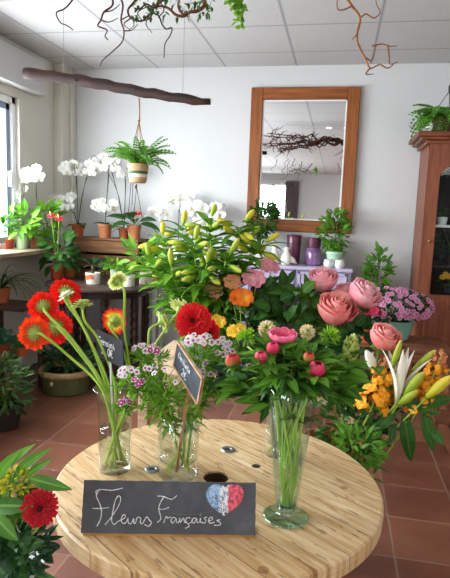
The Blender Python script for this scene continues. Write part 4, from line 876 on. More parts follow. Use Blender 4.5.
for lab, a_, b_, y, R, bm, w in [('plump pale green lily bud in front of the slanting snapdragon', (404, 396), (424, 372), 1.95, 5, M_lb, 0), ('long yellow green lily bud pointing out past the slanting snapdragon', (426, 398), (452, 376), 1.93, 5.5, M_lby, 0), ('slim green lily bud upright beside the coral rose', (391, 372), (401, 340), 2.0, 3.2, M_lb, 0), ('small white opening lily bud under the coral rose', (377, 374), (366, 350), 2.02, 5, M_lw, 1), ('pale green lily bud low beside the white lily', (398, 405), (418, 390), 1.95, 4.5, M_lb, 0), ('green lily bud above the slanting snapdragon', (412, 372), (436, 350), 2.02, 4, M_lb, 0)]:
    p0, p1 = A(*a_, y), A(*b_, y-.02); t = thing('lily_bud', lab, 'flower', BS_+V((.02, .02, .1)), SG); m = MB(); bud(m, p0, p1-p0, (p1-p0).length, R*S(y))
    if w:
        for i in range(3): m.leaf(p0.lerp(p1, .4), (p1-p0).normalized()+rv()*.4, UP, .05, .02, -.8, .3, 4, 'lance')
    m.build('petals', bm, t); m = MB(); m.tube(bez([p0, p0.lerp(BS_, .5)+V((0, 0, .12)), BS_+V((.02, .02, .1))], 12), .003, 6); m.build('stem', M_stem, t)
def at_leaf(m, a, b, y, w, nrm=None, bend=.5):
    p, q = A(*a, y), A(*b, y-.03); m.leaf(p, q-p + V((0, 0, .3))*((q-p).length)*.3*bend, nrm or cvec(-.2, .4, -1), (q-p).length*1.05, w*S(y), bend, .25, 7, 'lance')
t = thing('lily_foliage', 'lily stem with long dark leaves drooping toward the tiles', 'foliage', BS_+V((.06, 0, .1)), SG); m = MB(); path = bez([A(402, 408, 1.98), A(372, 440, 1.98), BS_+V((.06, 0, .1))], 10); m.tube(path, .004, 6); m.build('stem', M_stemd, t); m = MB()
for a, b, w in (((404, 415), (412, 463), 15), ((424, 412), (434, 452), 13), ((430, 428), (443, 444), 10), ((408, 408), (452, 398), 14), ((394, 424), (391, 442), 8), ((400, 400), (440, 414), 12), ((396, 412), (374, 432), 11)): at_leaf(m, a, b, 1.96, w, None, .35)
m.build('leaves', M_leafd, t)
def clump(m, c, rx, ry, rz, n_, L, W_, shape='lance', out=1.0, bend=.6, seg=4, droop=0.0):
    for k in range(n_):
        d = rv(); s_ = U_(.35, 1)**.6; q = c + V((d.x*rx, d.y*ry, d.z*rz))*s_; dd = V((d.x, d.y, d.z*.6))*out + rv()*.6 + V((0, 0, .25-droop)); m.leaf(q, dd, UP+rv()*.5+cvec(0, 0, -.5), L*U_(.7, 1.25), W_*U_(.8, 1.2), bend*U_(.3, 1.3), .22, seg, shape)
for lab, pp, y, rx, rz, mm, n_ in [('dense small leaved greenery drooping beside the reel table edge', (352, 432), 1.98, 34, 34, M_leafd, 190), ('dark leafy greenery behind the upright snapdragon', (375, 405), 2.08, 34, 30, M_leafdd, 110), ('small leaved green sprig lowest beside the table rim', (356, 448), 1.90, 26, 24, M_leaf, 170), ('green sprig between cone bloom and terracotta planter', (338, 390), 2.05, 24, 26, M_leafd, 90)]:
    P = A(*pp, y); t = thing('greenery_sprig', lab, 'foliage', BS_+V((0, -.02, .1)), SG); m = MB(); m.tube(bez([P, P.lerp(BS_+V((0, 0, .3)), .6)+V((0, 0, .05)), BS_+V((0, -.02, .1))], 10), .003, 5)
    for k in range(14): m.tube([P - V((0, 0, .02)), P + V((U_(-.8, .8)*rx*S(y), U_(-.05, .05), U_(-.9, .8)*rz*S(y)))], .0014, 4)
    m.build('stems', M_stemd, t); m = MB(); clump(m, P, rx*S(y), .07, rz*S(y), n_, .042, .013, 'lance', 1, .6); m.build('leaves', mm, t)

# ================================================================== BOTTOM LEFT CORNER BOUQUET
CB = V((-.70, 1.0, .30)); M_por = plain('white_ceramic', '#e9ecec', .25, .5, .03, 5)
t = thing('white_pot', 'white ceramic pot with the dark red bloom, nearest the camera beside the reel table', 'pot', CB); 
m = MB(); m.lathe([(0, 0), (.075, 0), (.085, .01), (.103, .25), (.108, .262), (.099, .262), (.08, .02), (0, .02)], CB, 40); m.build('body', M_por, t, 'auto'); m = MB(); m.lathe([(0, .225), (.097, .225)], CB, 24); m.build('soil', plain('soil', '#2a1c14', .95, .1, .3, 60), t)
m = MB(); t = thing('pot_stool', 'small round stool under the white pot at the near corner', 'stool', V((CB.x, CB.y, 0))); m.lathe([(0, .27), (.14, .27), (.145, .275), (.145, .295), (.14, .2995), (0, .2995)], (CB.x, CB.y, 0), 32); m.build('seat', M_pale, t, 'auto')
for k in range(3):
    a = 2*pi*k/3+.4; m = MB(); m.tube([(CB.x+.11*cos(a), CB.y+.11*sin(a), .272), (CB.x+.14*cos(a), CB.y+.14*sin(a), 0)], .012, 8); m.build('leg', M_pale, t)
PF = CB+V((0, 0, .225)); CG = 'stems in the white pot'
P = A(40, 508, .96); gerbera('dark red gerbera facing the room beside big green leaves at the near corner', P, cvec(.35, .15, -1), 19*S(.98), petalm('gerbera_dark', [(0, '#4a0510'), (.3, '#8a0a18'), (.7, '#b00f1c'), (1, '#bf1d2a')]), [P+V((-.02, .03, -.06)), PF+V((.02, 0, .04)), PF], M_disc_d, CG, .25, .003, 6, 24, name='gerbera')
t = thing('ball_bloom', 'yellow green ball bloom above the dark red gerbera', 'flower', PF, CG); P = A(17, 482, .98); m = MB()
for k in range(120): d = rv(U_(-.6, 1)); m.leaf(P+d*.022, d, rv(), .017, .009, .5, .3, 2, 'ovate')
m.build('petals', petalm('ball_yellow', [(0, '#7d8f22'), (.6, '#b5b02e'), (1, '#d6cf45')]), t); m = MB(); m.tube(bez([P, P+V((0, 0, -.08)), PF], 8), .003, 6); m.build('stem', M_stemd, t)
for lab, lv, mm in [('stem with the broadest glossy leaves under the dark red gerbera', [((-6, 535), (24, 572), 34), ((0, 548), (34, 545), 30), ((-8, 560), (14, 590), 30), ((-4, 570), (45, 582), 24)], M_leafd), ('stem with upright leaves rising past the yellow green ball bloom', [((-6, 505), (24, 508), 20), ((-4, 480), (10, 455), 14), ((2, 470), (24, 448), 11), ((14, 474), (40, 452), 12), ((-4, 500), (16, 474), 16), ((-4, 520), (22, 500), 20)], M_leaf), ('stem with a pointed leaf reaching over the reel table', [((30, 478), (64, 490), 15), ((26, 476), (44, 462), 9), ((10, 500), (26, 520), 16), ((-5, 515), (12, 540), 20)], M_leaf)]:
    t = thing('leafy_stem', lab, 'foliage', PF, CG); m = MB()
    for a, b, w in lv: at_leaf(m, a, b, .97+U_(-.03, .03), w, None, .4)
    m.build('leaves', mm, t); m = MB()
    for a, b, w in lv: m.tube(bez([A(*a, .97), A(*a, .97).lerp(PF, .5), PF], 6), .0028, 5)
    m.build('stems', M_stemd, t)
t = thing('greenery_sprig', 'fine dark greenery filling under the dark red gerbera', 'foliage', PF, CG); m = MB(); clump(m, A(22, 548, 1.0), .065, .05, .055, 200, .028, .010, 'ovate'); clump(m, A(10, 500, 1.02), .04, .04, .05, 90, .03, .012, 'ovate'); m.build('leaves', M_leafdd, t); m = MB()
for k in range(12): q = A(U_(0, 45), U_(500, 560), 1.0); m.tube([q, PF], .0018, 4)
m.build('stems', M_stemd, t)

# ================================================================== POTTED PLANTS
M_terr = plain('terracotta', '#b3623c', .75, .2); M_terrl = plain('terracotta_light', '#c07a52', .75, .2, .15); M_terrr = plain('terracotta_red', '#a8442a', .6, .3); M_cer = plain('cream_ceramic', '#e2ddd0', .35, .5, .05, 8); M_sage = plain('sage_pot', '#b9cda4', .5, .4, .06, 8); M_mint = plain('mint_pot', '#b4d3bd', .4, .4, .05, 6); M_clearp = glassm('clear_plastic', '#dfe6dc', '#eeeeee', .15, .4)
M_soil = plain('soil', '#2a1c14', .95, .1, .3, 60); M_orch = petalm('orchid_white', [(0, '#dfe2b8'), (.2, '#f4f4ef'), (1, '#ffffff')], .5, .35); M_lip = petalm('orchid_lip', [(0, '#d8b93f'), (1, '#efe6c8')]); M_stake = plain('plant_stake', '#2b2a2c', .6); M_ostem = plain('orchid_stem', '#4d5a2c', .5); M_ored = petalm('anthurium_red', [(0, '#c3122a'), (1, '#d81c30')], .25, .1)
def pot(t, c, r0, r1, h, mt, rim=.18, ribs=0):
    m = MB(); hr_ = h*(1-rim); rr = r1*1.07 if rim else r1
    prof = [(0, 0), (r0*.97, 0), (r0, .004)]
    if ribs:
        for k in range(ribs*2+1): prof.append(((r0+(r1-r0)*k/(ribs*2))*(1+.03*(k % 2)), .004+(h-.008)*k/(ribs*2)))
    prof += [(r0+(r1-r0)*.9, hr_), (rr, hr_+.002), (rr, h-.003), (rr*.98, h), (rr*.92, h), (r1*.86, h*.85), (0, h*.85)] if rim else [(r1, h-.003), (r1*.985, h), (r1*.93, h), (r1*.9, h*.86), (0, h*.86)]
    m.lathe(prof, c, 26); m.build('pot', mt, t, 'auto'); m = MB(); m.lathe([(0, h*.865), (r1*.88, h*.865)], c, 18); m.build('soil', M_soil, t)
def keep_in(t):
    for o in list(t.children):
        for ob in [o] + list(o.children):
            if ob.type != 'MESH': continue
            for v in ob.data.vertices:
                if v.co.x + t.location.x < X0+.012: v.co.x = X0+.012-t.location.x + (v.co.x+t.location.x-X0-.012)*.02
                if v.co.y + t.location.y > Y1-.012: v.co.y = Y1-.012-t.location.y
def plant(label, px, py, y, rp, h, mt, fol, name='potted_plant', cat='plant', group=None, rim=.18, z=None, ribs=0, taper=.78):
    """px,py: pot foot on the picture at depth y (or z given: the height it stands on)"""
    c = A(px, py, y)
    if z is not None: c.z = z
    t = thing(name, label, cat, c, group); pot(t, c, rp*taper, rp, h, mt, rim, ribs); fol(t, c + V((0, 0, h*.86)), c); keep_in(t); return t
def f_bushy(off, rx, ry, rz, n_, L, W_, mat, shape='ovate', bend=.6, out=1.0, nst=8, droop=0.0, seg=4, sm=None, st_r=.002):
    def go(t, top, c):
        ctr = top + V(off); m = MB(); clump(m, ctr, rx, ry, rz, n_, L, W_, shape, out, bend, seg, droop); m.build('leaves', mat, t); m = MB()
        for k in range(nst): m.tube(bez([top, top.lerp(ctr, .6)+rv()*rx*.2, ctr + V((U_(-.8, .8)*rx, U_(-.8, .8)*ry, U_(-.5, .8)*rz))], 6), st_r, 4)
        m.build('stems', sm or M_stemd, t)
    return go
def f_blades(n_, L, W_, mat, up=1.0, bend=1.2, spread=1.0, shape='strap', seg=6):
    def go(t, top, c):
        m = MB()
        for k in range(n_):
            a = k*2.4+U_(-.3, .3); d = V((cos(a)*spread, sin(a)*spread, up*U_(.6, 1.4))); m.leaf(top + V((cos(a), sin(a), 0))*.008, d, V((-cos(a), -sin(a), 1)), L*U_(.65, 1.15), W_*U_(.8, 1.2), bend*U_(.5, 1.3), .3, seg, shape)
        m.build('leaves', mat, t)
    return go
def orchid_bloom(parent, P, nrm, R):
    m = MB(); nrm = V(nrm).normalized(); a = (UP - nrm*UP.dot(nrm)).normalized(); b = nrm.cross(a)
    for th, L, w in ((0, .95, .6), (2.2, .9, .55), (-2.2, .9, .55)): m.leaf(P-nrm*.001, a*cos(th)+b*sin(th), nrm, R*L, R*w, .15, .15, 4, 'ovate')
    for th in (1.35, -1.35): m.leaf(P, a*cos(th)+b*sin(th)+nrm*.08, nrm, R*1.05, R*1.2, .2, .1, 4, 'round')
    o = m.build('bloom', M_orch, parent); m = MB(); m.leaf(P+nrm*.002, nrm*.7-a*.6, a, R*.45, R*.3, .6, .5, 3, 'ovate'); m.build('lip', M_lip, o)
def orchid(label, px, py, y, z, sprays, rp=.055, h=.10, mt=None, nl=5, LL=.16, group='white moth orchids', stake=True, R=.043):
    """sprays: list of (px, py, n blooms, spread px) where the blossoms hang"""
    c = A(px, py, y); c.z = z; t = thing('orchid', label, 'orchid', c, group); pot(t, c, rp*.78, rp, h, mt or M_terrl); top = c+V((0, 0, h*.86)); m = MB()
    for k in range(nl): a = k*pi+U_(-.7, .7); m.leaf(top, V((cos(a), sin(a), U_(.25, .9))), V((-cos(a), -sin(a), 1)), LL*U_(.7, 1.1), .05, 1.0, .25, 6, 'strap')
    m.build('leaves', M_leafd, t)
    for sx, sy, nb, sprd in sprays:
        P = A(sx, sy, y-.02); pk = P + V((U_(-.02, .02), 0, .025)); path = bez([top, V((top.x*.7+P.x*.3, top.y, top.z*.45+pk.z*.55)), pk, P + V((sprd*S(y)*.8*random.choice((-1, 1)), -.05, -.01))], 16)
        m = MB(); m.tube(path, .0028, 5); s_ = m.build('flower_stem', M_ostem, t)
        if stake: m = MB(); m.tube([top, V((top.x*.75+P.x*.25, top.y+.004, top.z*.5+P.z*.5)), V((top.x*.45+P.x*.55, top.y+.004, P.z-.06))], .0034, 5); m.build('stake', M_stake, t)
        for k in range(int(nb*1.6)):
            q = P + RI*(U_(-1, 1)*sprd*S(y)*1.1) + UI*(U_(-.8, .8)*sprd*.75*S(y)) + V((0, U_(-.05, .03), 0)); orchid_bloom(t, q, cvec(U_(-.7, .7), U_(-.5, .3), -1), R*U_(.85, 1.15))
    keep_in(t)
SZ = 1.018
orchid('white moth orchid in a terracotta pot on the sill, blooms high by the window jamb', 37, 247, 4.08, SZ, [(34, 174, 7, 11), (15, 192, 4, 9)], .055, .10, M_terrl, 4, .18)
plant('bright broad leaved plant in a sage green pot on the window sill', 22, 248, 3.93, .052, .11, M_sage, f_bushy((0, 0, .11), .10, .08, .12, 46, .10, .055, M_leafb), rim=0, z=SZ)
plant('leafy plant in a small dark terracotta pot on the window sill', 8, 248, 3.86, .05, .075, M_terrr, f_bushy((-.01, 0, .13), .07, .06, .09, 40, .08, .045, M_leaf), z=SZ)
plant('tall light green plant at the wall end of the window sill', 48, 246, 4.20, .05, .09, M_terrl, f_bushy((0, 0, .14), .075, .06, .13, 40, .11, .05, M_leafb), z=SZ)
PZ = pz
orchid('white moth orchid with the densest low sprays, wall end of the plank shelf', 78, 240, 4.52, PZ, [(74, 168, 6, 9), (62, 202, 9, 11), (92, 170, 4, 7)], .055, .11, M_terr)
orchid('white moth orchid in the middle terracotta pot on the plank shelf', 105, 240, 4.50, PZ, [(111, 166, 4, 8), (106, 206, 7, 9)], .06, .12, M_terrl)
orchid('white moth orchid with pale sprays at the wall behind the plank shelf pots', 124, 240, 4.62, PZ, [(126, 172, 4, 8), (98, 160, 4, 8)], .05, .09, M_terr)
# red anthurium on the shelf end
def f_anth(spots, nl, LL, mat):
    def go(t, top, c):
        m = MB()
        for k in range(nl): a = k*2.4; d = V((cos(a), sin(a)*.7, U_(.2, 1.0))); e = top + d.normalized()*U_(.06, .13); m.tube([top, e], .0022, 4); m.leaf(e, d + V((0, 0, -.3)), V((-cos(a)*.3, -.5, 1)), LL*U_(.8, 1.2), LL*.5, .8, .2, 6, 'ovate')
        m.build('leaves', mat, t)
        for sx, sy, y in spots:
            P = A(sx, sy, y); m = MB(); m.tube(bez([top, top.lerp(P, .6)+V((0, 0, .02)), P], 6), .0024, 4); s_ = m.build('flower_stem', M_stem, t); m = MB(); m.leaf(P-RI*.03, RI+V((0, -.2, .15)), cvec(-.1, .7, -.7), .07, .055, .4, .2, 5, 'ovate'); m.build('spathe', M_ored, s_); m = MB(); m.tube([P, P+UP*.035-V((0, .015, 0))], .004, 5); m.build('spadix', plain('spadix', '#d8c37a', .6), s_)
    return go
plant('red anthurium in a terracotta pot at the shelf end under the hanging fern', 134, 241, 4.50, .06, .12, M_terrl, f_anth([(138, 214, 4.40)], 9, .17, M_leafd), z=PZ)
plant('glossy dark plant with two red anthurium flowers, in an orange terracotta pot', 57, 283, 3.98, .055, .105, M_terrr, lambda t, top, c: (f_bushy((.0, 0, .13), .11, .09, .14, 52, .10, .055, M_leafd, 'ovate', .6)(t, top, c), f_anth([(51, 216, 3.9), (59, 219, 3.9)], 0, .1, M_leafd)(t, top, c)), z=RTZ)
plant('plain terracotta pot of dark leaves close behind the orange pot', 69, 279, 4.17, .055, .11, M_terr, f_bushy((.0, 0, .08), .08, .06, .08, 30, .09, .04, M_leafd), z=RTZ)
def f_drac(t, top, c):
    m = MB(); m.tube([top, top+V((0, 0, .07))], .012, 8); m.build('trunk', plain('cane', '#4a3a26', .8), t); f_blades(17, .17, .022, M_leafdd, .9, .7, 1.0, 'lance')(t, top+V((0, 0, .07)), c)
t = plant('dark narrow leaved plant in a white pot with an orange sticker', 93, 285, 3.86, .056, .085, M_cer, f_drac, rim=0, z=RTZ, taper=.88)
c = t.location.copy(); m = MB(); rows = []
for z in (.045, .078): rows.append([m.vert(c + V((.0575*cos(a), .0575*sin(a), z - .012*abs(sin((a+1.5)*2)))) ) for a in [(-2.5+.16*k) for k in range(10)]])
m.grid(rows); m.build('sticker', plain('orange_sticker', '#c8612c', .5), t)
plant('small glass pot with a pale plant just behind the white stickered pot', 101, 276, 4.15, .05, .10, M_clearp, f_blades(14, .17, .02, M_leafg, .9, .9, 1.0, 'lance'), rim=0, z=RTZ)
plant('low leafy plant in a pale green cup between the white pots', 116, 278, 4.10, .047, .095, M_sage, f_bushy((0, 0, .04), .075, .06, .04, 44, .06, .04, M_leafb), rim=0, z=RTZ, taper=.9)
plant('low leafy plant in the front cream cup on the round table', 128, 286, 3.85, .052, .085, M_cer, f_bushy((0, 0, .02), .06, .05, .025, 26, .05, .035, M_leaf), rim=0, z=RTZ, taper=.92)
plant('broad leaved plant in a ribbed cream pot at the lily side of the round table', 146, 281, 4.02, .056, .095, plain('ribbed_cream', '#ddd8b8', .5, .4, .05), f_bushy((-.02, 0, .12), .12, .09, .11, 44, .13, .05, M_leafb), rim=0, z=RTZ, ribs=6, taper=.9)
plant('small green plant in a plain pot at the back of the round table', 158, 272, 4.26, .045, .09, M_terr, f_bushy((0, 0, .10), .06, .06, .09, 30, .09, .04, M_leaf), rim=0, z=RTZ)
# flowers at the back wall behind the lilies
ws = thing('orchid_stand', 'white stand at the back wall holding the far row of white orchids', 'stand', (-1.25, 4.6, 0)); m = MB(); m.box((-1.56, 4.50, .93), (-.93, 4.75, .955), .004); m.build('top', M_white, ws, False)
for x in (-1.53, -.96):
    for y in (4.53, 4.72): m = MB(); m.box((x-.015, y-.015, 0), (x+.015, y+.015, .93)); m.build('leg', M_white, ws, False)
for i, (px_, sp_) in enumerate(((163, [(158, 214, 6, 9)]), (178, [(178, 202, 8, 11)]), (192, [(194, 208, 8, 10)]), (208, [(210, 212, 7, 10), (203, 222, 4, 8)]))):
    orchid('white moth orchid at the back wall behind the lilies, ' + ('nearest the round table', 'tallest of its row', 'just inside the tallest', 'nearest the mirror')[i], px_, 258, 4.62, .955, sp_, .05, .10, M_cer, 4, .15, 'orchids along the back wall', True, .046)
# left stand and floor
def f_grass(t, top, c):
    m = MB()
    for k in range(46): a = U_(-.9, 2.4) if k % 3 else U_(0, 6.28); d = V((cos(a)*.55, sin(a)*.3-.1, U_(.7, 1.3))); m.leaf(top, d, V((-cos(a), -sin(a), .6)), U_(.28, .46), .007, U_(1.6, 2.6), .3, 10, 'strap')
    m.build('leaves', M_leafd, t)
plant('airy plant with thin arching blades in front of the left wall', 2, 306, 3.58, .06, .11, M_terr, f_grass, z=q1.z)
M_fern = leafm('fern', '#2c6420', '#76ad42', None); M_ferng = leafm('fern_blue', '#1d4a35', '#3f7a58', None)
def fern_frond(m, p, d, L, W_, bend, nl=11):
    d = V(d).normalized(); sd_ = d.cross(UP)
    if sd_.length < .05: sd_ = V((1, 0, 0))
    sd_.normalize(); nn = sd_.cross(d).normalized(); q = V(p); m.rnd(); pts = [q.copy()]
    for i in range(nl):
        a = -bend*i/nl; dd = d*cos(a)+nn*sin(a); q = q + dd*(L/nl); pts.append(q.copy()); w = W_*sin(pi*(.12+.85*i/nl))
        for s_ in (1, -1): m.leaf(q, sd_*s_+dd*.55, nn, w, L/nl*.62, .4, .2, 2, 'lance')
    m.tube(pts, .0011, 4)
def f_fern(n_, L, W_, mat, up=.8, bend=1.5, spread=1.0):
    def go(t, top, c):
        m = MB()
        for k in range(n_): a = k*2.4+U_(-.3, .3); fern_frond(m, top + V((cos(a), sin(a), 0))*.012, V((cos(a)*spread, sin(a)*spread, up*U_(.4, 1.7))), L*U_(.6, 1.15), W_, bend*U_(.5, 1.3))
        m.build('fronds', mat, t)
    return go
plant('dark blue green fern in an orange pot on the lower board of the plant stand', 2, 349, 3.22, .055, .10, M_terrr, f_fern(24, .20, .045, M_ferng, .8, 1.2), z=q2.z)
plant('small fern beside the stand post under the upper board', 22, 349, 3.30, .05, .07, M_terr, f_fern(16, .16, .035, M_fern, .8, 1.3), z=q2.z)
plant('large bushy dark plant on the floor below the plant stand', 4, 438, 2.90, .11, .15, plain('dark_pot', '#2f2622', .7), f_bushy((-.02, -.0, .13), .19, .15, .20, 330, .065, .017, leafm('leaf_moss', '#1c3a16', '#4a7030', None), 'lance', .8, 1, 14), z=0)
def f_floorpot(t, top, c):
    f_bushy((.03, 0, .08), .20, .14, .10, 120, .11, .02, M_leafdd, 'lance', .7, 1, 10)(t, top, c)
cfp = Zp(66, 390, 0); cfp.z = 0; t = thing('basket_planter', 'olive green planter with a beige rolled rim on the floor under the round table', 'planter', cfp)
m = MB(); m.lathe([(0, 0), (.15, 0), (.165, .01), (.18, .14), (.17, .14), (.15, .02), (0, .02)], cfp, 36); m.build('body', plain('olive_pot', '#5b6440', .65, .3, .12), t, 'auto'); m = MB(); m.lathe([(.166, .135), (.186, .13), (.196, .15), (.19, .172), (.17, .176), (.160, .165), (.166, .135)], cfp, 36); m.build('rim', plain('beige_rim', '#b79b71', .8, .2, .12, 30), t)
m = MB(); m.lathe([(0, .14), (.165, .14)], cfp, 24); m.build('soil', M_soil, t); f_floorpot(t, cfp+V((0, 0, .14)), cfp)
m = MB(); m.box((cfp.x-.022, cfp.y-.197, .085), (cfp.x-.008, cfp.y-.172, .115), .004); m.build('toggle', plain('toggle', '#d8cfbd', .5), t)

# ------------------------------------------------------------------ on the console
def bird(label, px, py, y, H_, face):
    c = A(px, py, y); c.z = cz; t = thing('bird_figurine', label, 'ornament', c, 'cream bird figurines'); s_ = H_/.13; m = MB(); f_ = face
    m.lathe([(0, 0), (.028*s_, 0), (.036*s_, .012*s_), (.043*s_, .035*s_), (.041*s_, .055*s_), (.030*s_, .080*s_), (.019*s_, .098*s_), (.018*s_, .106*s_), (.022*s_, .116*s_), (.020*s_, .127*s_), (.009*s_, .134*s_), (0, .135*s_)], c, 22); m.build('body', M_cer, t)
    m = MB(); m.tube([c+V((f_*.014*s_, -.004, .118*s_)), c+V((f_*.030*s_, -.008, .116*s_)), c+V((f_*.038*s_, -.010, .113*s_))], [.007*s_, .004*s_, .001], 7); m.build('beak', M_cer, t)
    m = MB(); m.tube([c+V((-f_*.02*s_, 0, .05*s_)), c+V((-f_*.050*s_, 0, .035*s_)), c+V((-f_*.078*s_, 0, .012*s_))], [.026*s_, .02*s_, .005*s_], 8); m.build('tail', M_cer, t)
bird('plump cream bird figurine in front of the squarer purple vase', 286, 265, 4.52, .145, -1); bird('cream bird figurine beside the plumper one, half hidden by plants', 274, 264, 4.58, .15, 1)
M_pur = plain('plum_glaze', '#5e2740', .3, .5, .12, 8); 
n = NT('purple_glass'); p = n.bsdf(n.ramp(n.noise(10, 2), [(.3, '#6f4a74'), (.7, '#8f6a96')]), .12, .6); M_purg = n.end(p)
c = A(293, 262, 4.68); c.z = cz; t = thing('purple_vase', 'tall straight plum purple vase on the lavender console', 'vase', c); m = MB(); m.lathe([(0, 0), (.050, 0), (.054, .01), (.063, .235), (.060, .245), (.052, .242), (.048, .02), (0, .02)], c, 28); m.build('body', M_pur, t, 'auto'); m = MB(); m.lathe([(.0628, .225), (.0665, .235), (.063, .246), (.057, .246)], c, 28); m.build('rim', M_pur, t)
c = A(313, 262, 4.64); c.z = cz; t = thing('purple_vase', 'bottle shaped purple glass vase with a darker collar, under the mirror', 'vase', c); m = MB(); m.lathe([(0, 0), (.058, 0), (.068, .012), (.070, .09), (.062, .125), (.049, .148)], c, 28); m.build('body', M_purg, t, 'auto'); m = MB(); m.lathe([(.049, .148), (.056, .152), (.058, .225), (.054, .23), (.046, .226), (.044, .15)], c, 28); m.build('collar', M_pur, t, 'auto')
plant('small leaved bush in a mint green pot on the lavender console, before the mirror edge', 334, 264, 4.62, .068, .125, M_mint, f_bushy((-.01, 0, .17), .125, .10, .19, 190, .062, .030, M_leaf, 'ovate', .7, 1, 12), z=cz)
for px, lab in ((328, 'small white ceramic pot on the console, nearer the purple vases'), (339, 'small white ceramic pot on the console, nearer the edge')):
    c = A(px, 270, 4.49); c.z = cz; t = thing('small_white_pot', lab, 'pot', c, 'small white pots on the console'); m = MB(); m.lathe([(0, 0), (.026, 0), (.036, .012), (.040, .035), (.034, .055), (.030, .060), (.031, .066), (.026, .066), (.028, .05), (0, .03)], c, 22); m.build('body', M_por, t, 'auto'); m = MB(); m.lathe([(.033, .057), (.036, .061), (.033, .068), (.026, .068)], c, 22); m.build('rim', M_cer, t)
plant('dark leaved bush at the mirror corner behind the lilies', 258, 268, 4.60, .065, .12, M_cer, f_bushy((.015, 0, .24), .11, .09, .17, 190, .06, .028, M_leafd, 'ovate', .7, 1, 12), z=cz)
# ------------------------------------------------------------------ on the bench
M_aza = petalm('azalea', [(0, '#b0487f'), (.5, '#df8fba'), (1, '#efbcd6')]); M_mintb = plain('mint_bowl', '#7fb5a0', .4, .4, .06)
c = A(394, 344, 4.0); c.z = bz; t = thing('azalea', 'pink flowering azalea in a mint bowl on the bench beside the cabinet', 'plant', c); m = MB(); m.lathe([(0, 0), (.075, 0), (.09, .01), (.122, .13), (.128, .14), (.118, .142), (.09, .03), (0, .03)], c, 32); m.build('pot', M_mintb, t, 'auto'); m = MB(); m.lathe([(0, .125), (.112, .125)], c, 20); m.build('soil', M_soil, t)
ctr = A(391, 305, 4.0); m = MB(); clump(m, ctr, .27, .16, .11, 420, .045, .018, 'ovate', 1, .4, 3); m.build('leaves', leafm('azalea_leaf', '#1a2f1c', '#3a5a30', None), t); m = MB()
for k in range(150):
    if k < 101: m = MB()
    d = rv(U_(-.6, 1)); d.y = -abs(d.y) if random.random() < .8 else d.y; P = ctr + V((d.x*.285, d.y*.18, d.z*.125)); floret(m, P, (d+V((0, -.6, .2))).normalized(), U_(.014, .024))
    if k < 100: m.build('blossom', M_aza, t)
m.build('small_blossoms', M_aza, t)['kind'] = 'stuff'; m = MB()
for k in range(14): m.tube([c+V((0, 0, .13)), ctr+V((U_(-.2, .2), U_(-.1, .1), U_(-.05, .06)))], .004, 4)
m.build('stems', M_stemd, t)
M_cyc = petalm('cyclamen_red', [(0, '#8d0f33'), (1, '#d42350')])
def f_cyc(t, top, c):
    f_bushy((0, 0, .05), .12, .09, .05, 40, .06, .05, M_leafdd)(t, top, c); m = MB()
    for k in range(16): m = MB(); P = top + V((U_(-.10, .10), U_(-.1, .0), U_(.10, .17))); floret(m, P, V((U_(-.5, .5), -1, .3)), U_(.022, .032)); m.build('blossom', M_cyc, t)
plant('red flowering plant on the bench in front of the azalea, beside the pink roses', 364, 340, 3.84, .06, .10, M_terr, f_cyc, z=bz)
sx = A(374, 330, 4.5).x; t = thing('plant_stool', 'dark stool against the back wall under the upright plant', 'stool', (sx, 4.52, 0)); m = MB(); m.lathe([(0, .56), (.13, .56), (.135, .565), (.135, .585), (.13, .59), (0, .59)], (sx, 4.52, 0), 28); m.build('seat', M_dark, t, 'auto')
for k in range(4): a = pi/4+pi/2*k; m = MB(); m.tube([(sx+.09*cos(a), 4.52+.09*sin(a), .56), (sx+.12*cos(a), 4.52+.12*sin(a), 0)], .013, 8); m.build('leg', M_dark, t)
plant('upright small leaved plant against the back wall between console and azalea', 374, 320, 4.52, .08, .14, M_terr, f_bushy((.0, 0, .20), .085, .07, .20, 150, .08, .027, M_leaf, 'lance', .8, 1, 10), z=.59)
# ------------------------------------------------------------------ cabinet plants
plant('small plant in a white pot on the white cabinet shelf behind glass', 442, 222, 4.45, .04, .06, M_por, f_blades(26, .12, .012, M_leafd, 1.2, .9, .6, 'lance'), rim=0, z=1.32, name='cabinet_plant')
plant('second white pot on the white cabinet shelf, further in', 456, 222, 4.50, .04, .06, M_por, f_blades(20, .10, .012, M_leafd, 1.0, .9, .8, 'lance'), rim=0, z=1.32, name='cabinet_plant')
plant('dark leafy plant in the cabinet below the white shelf', 452, 268, 4.52, .06, .08, M_dark, f_bushy((-.03, -.02, .09), .13, .07, .11, 70, .075, .04, M_leafdd), z=1.02, name='cabinet_plant')
plant('yellow flowering plant at the bottom of the cabinet behind glass', 450, 296, 4.48, .055, .07, plain('blue_pot', '#2c3a4a', .4), lambda t, top, c: (f_bushy((0, 0, .05), .08, .06, .05, 40, .06, .03, M_leafdd)(t, top, c), [(lambda m: (floret(m, A(U_(441, 455), U_(274, 280), 4.42), V((U_(-.4, .4), -1, .3)), .024), m.build('blossom', plain('yellow_petal', '#d9a21f', .6), t)))(MB()) for k in range(8)]), z=.80, name='cabinet_plant')
c = A(446, 128, 4.44); c.z = kz+.085; t = thing('hanging_fern_basket', 'fern in a basket with black hook resting on top of the display cabinet', 'plant', c); m = MB(); m.lathe([(0, 0), (.10, 0), (.12, .01), (.14, .10), (.145, .11), (.13, .11), (.11, .02), (0, .02)], c, 28); m.build('basket', plain('basket_dark', '#4a3a28', .8, .2, .2, 40), t, 'auto'); m = MB()
for k in range(3): a = 2*pi*k/3+.5; m.tube(bez([c+V((.135*cos(a), .135*sin(a), .10)), c+V((.05*cos(a), .05*sin(a), .24)), c+V((.0, 0, .31))], 8), .003, 5)
m.tube(bez([c+V((0, 0, .31)), c+V((0, 0, .35)), c+V((.025, 0, .375)), c+V((.045, 0, .35))], 10), .006, 6); m.build('hook', M_stake, t)
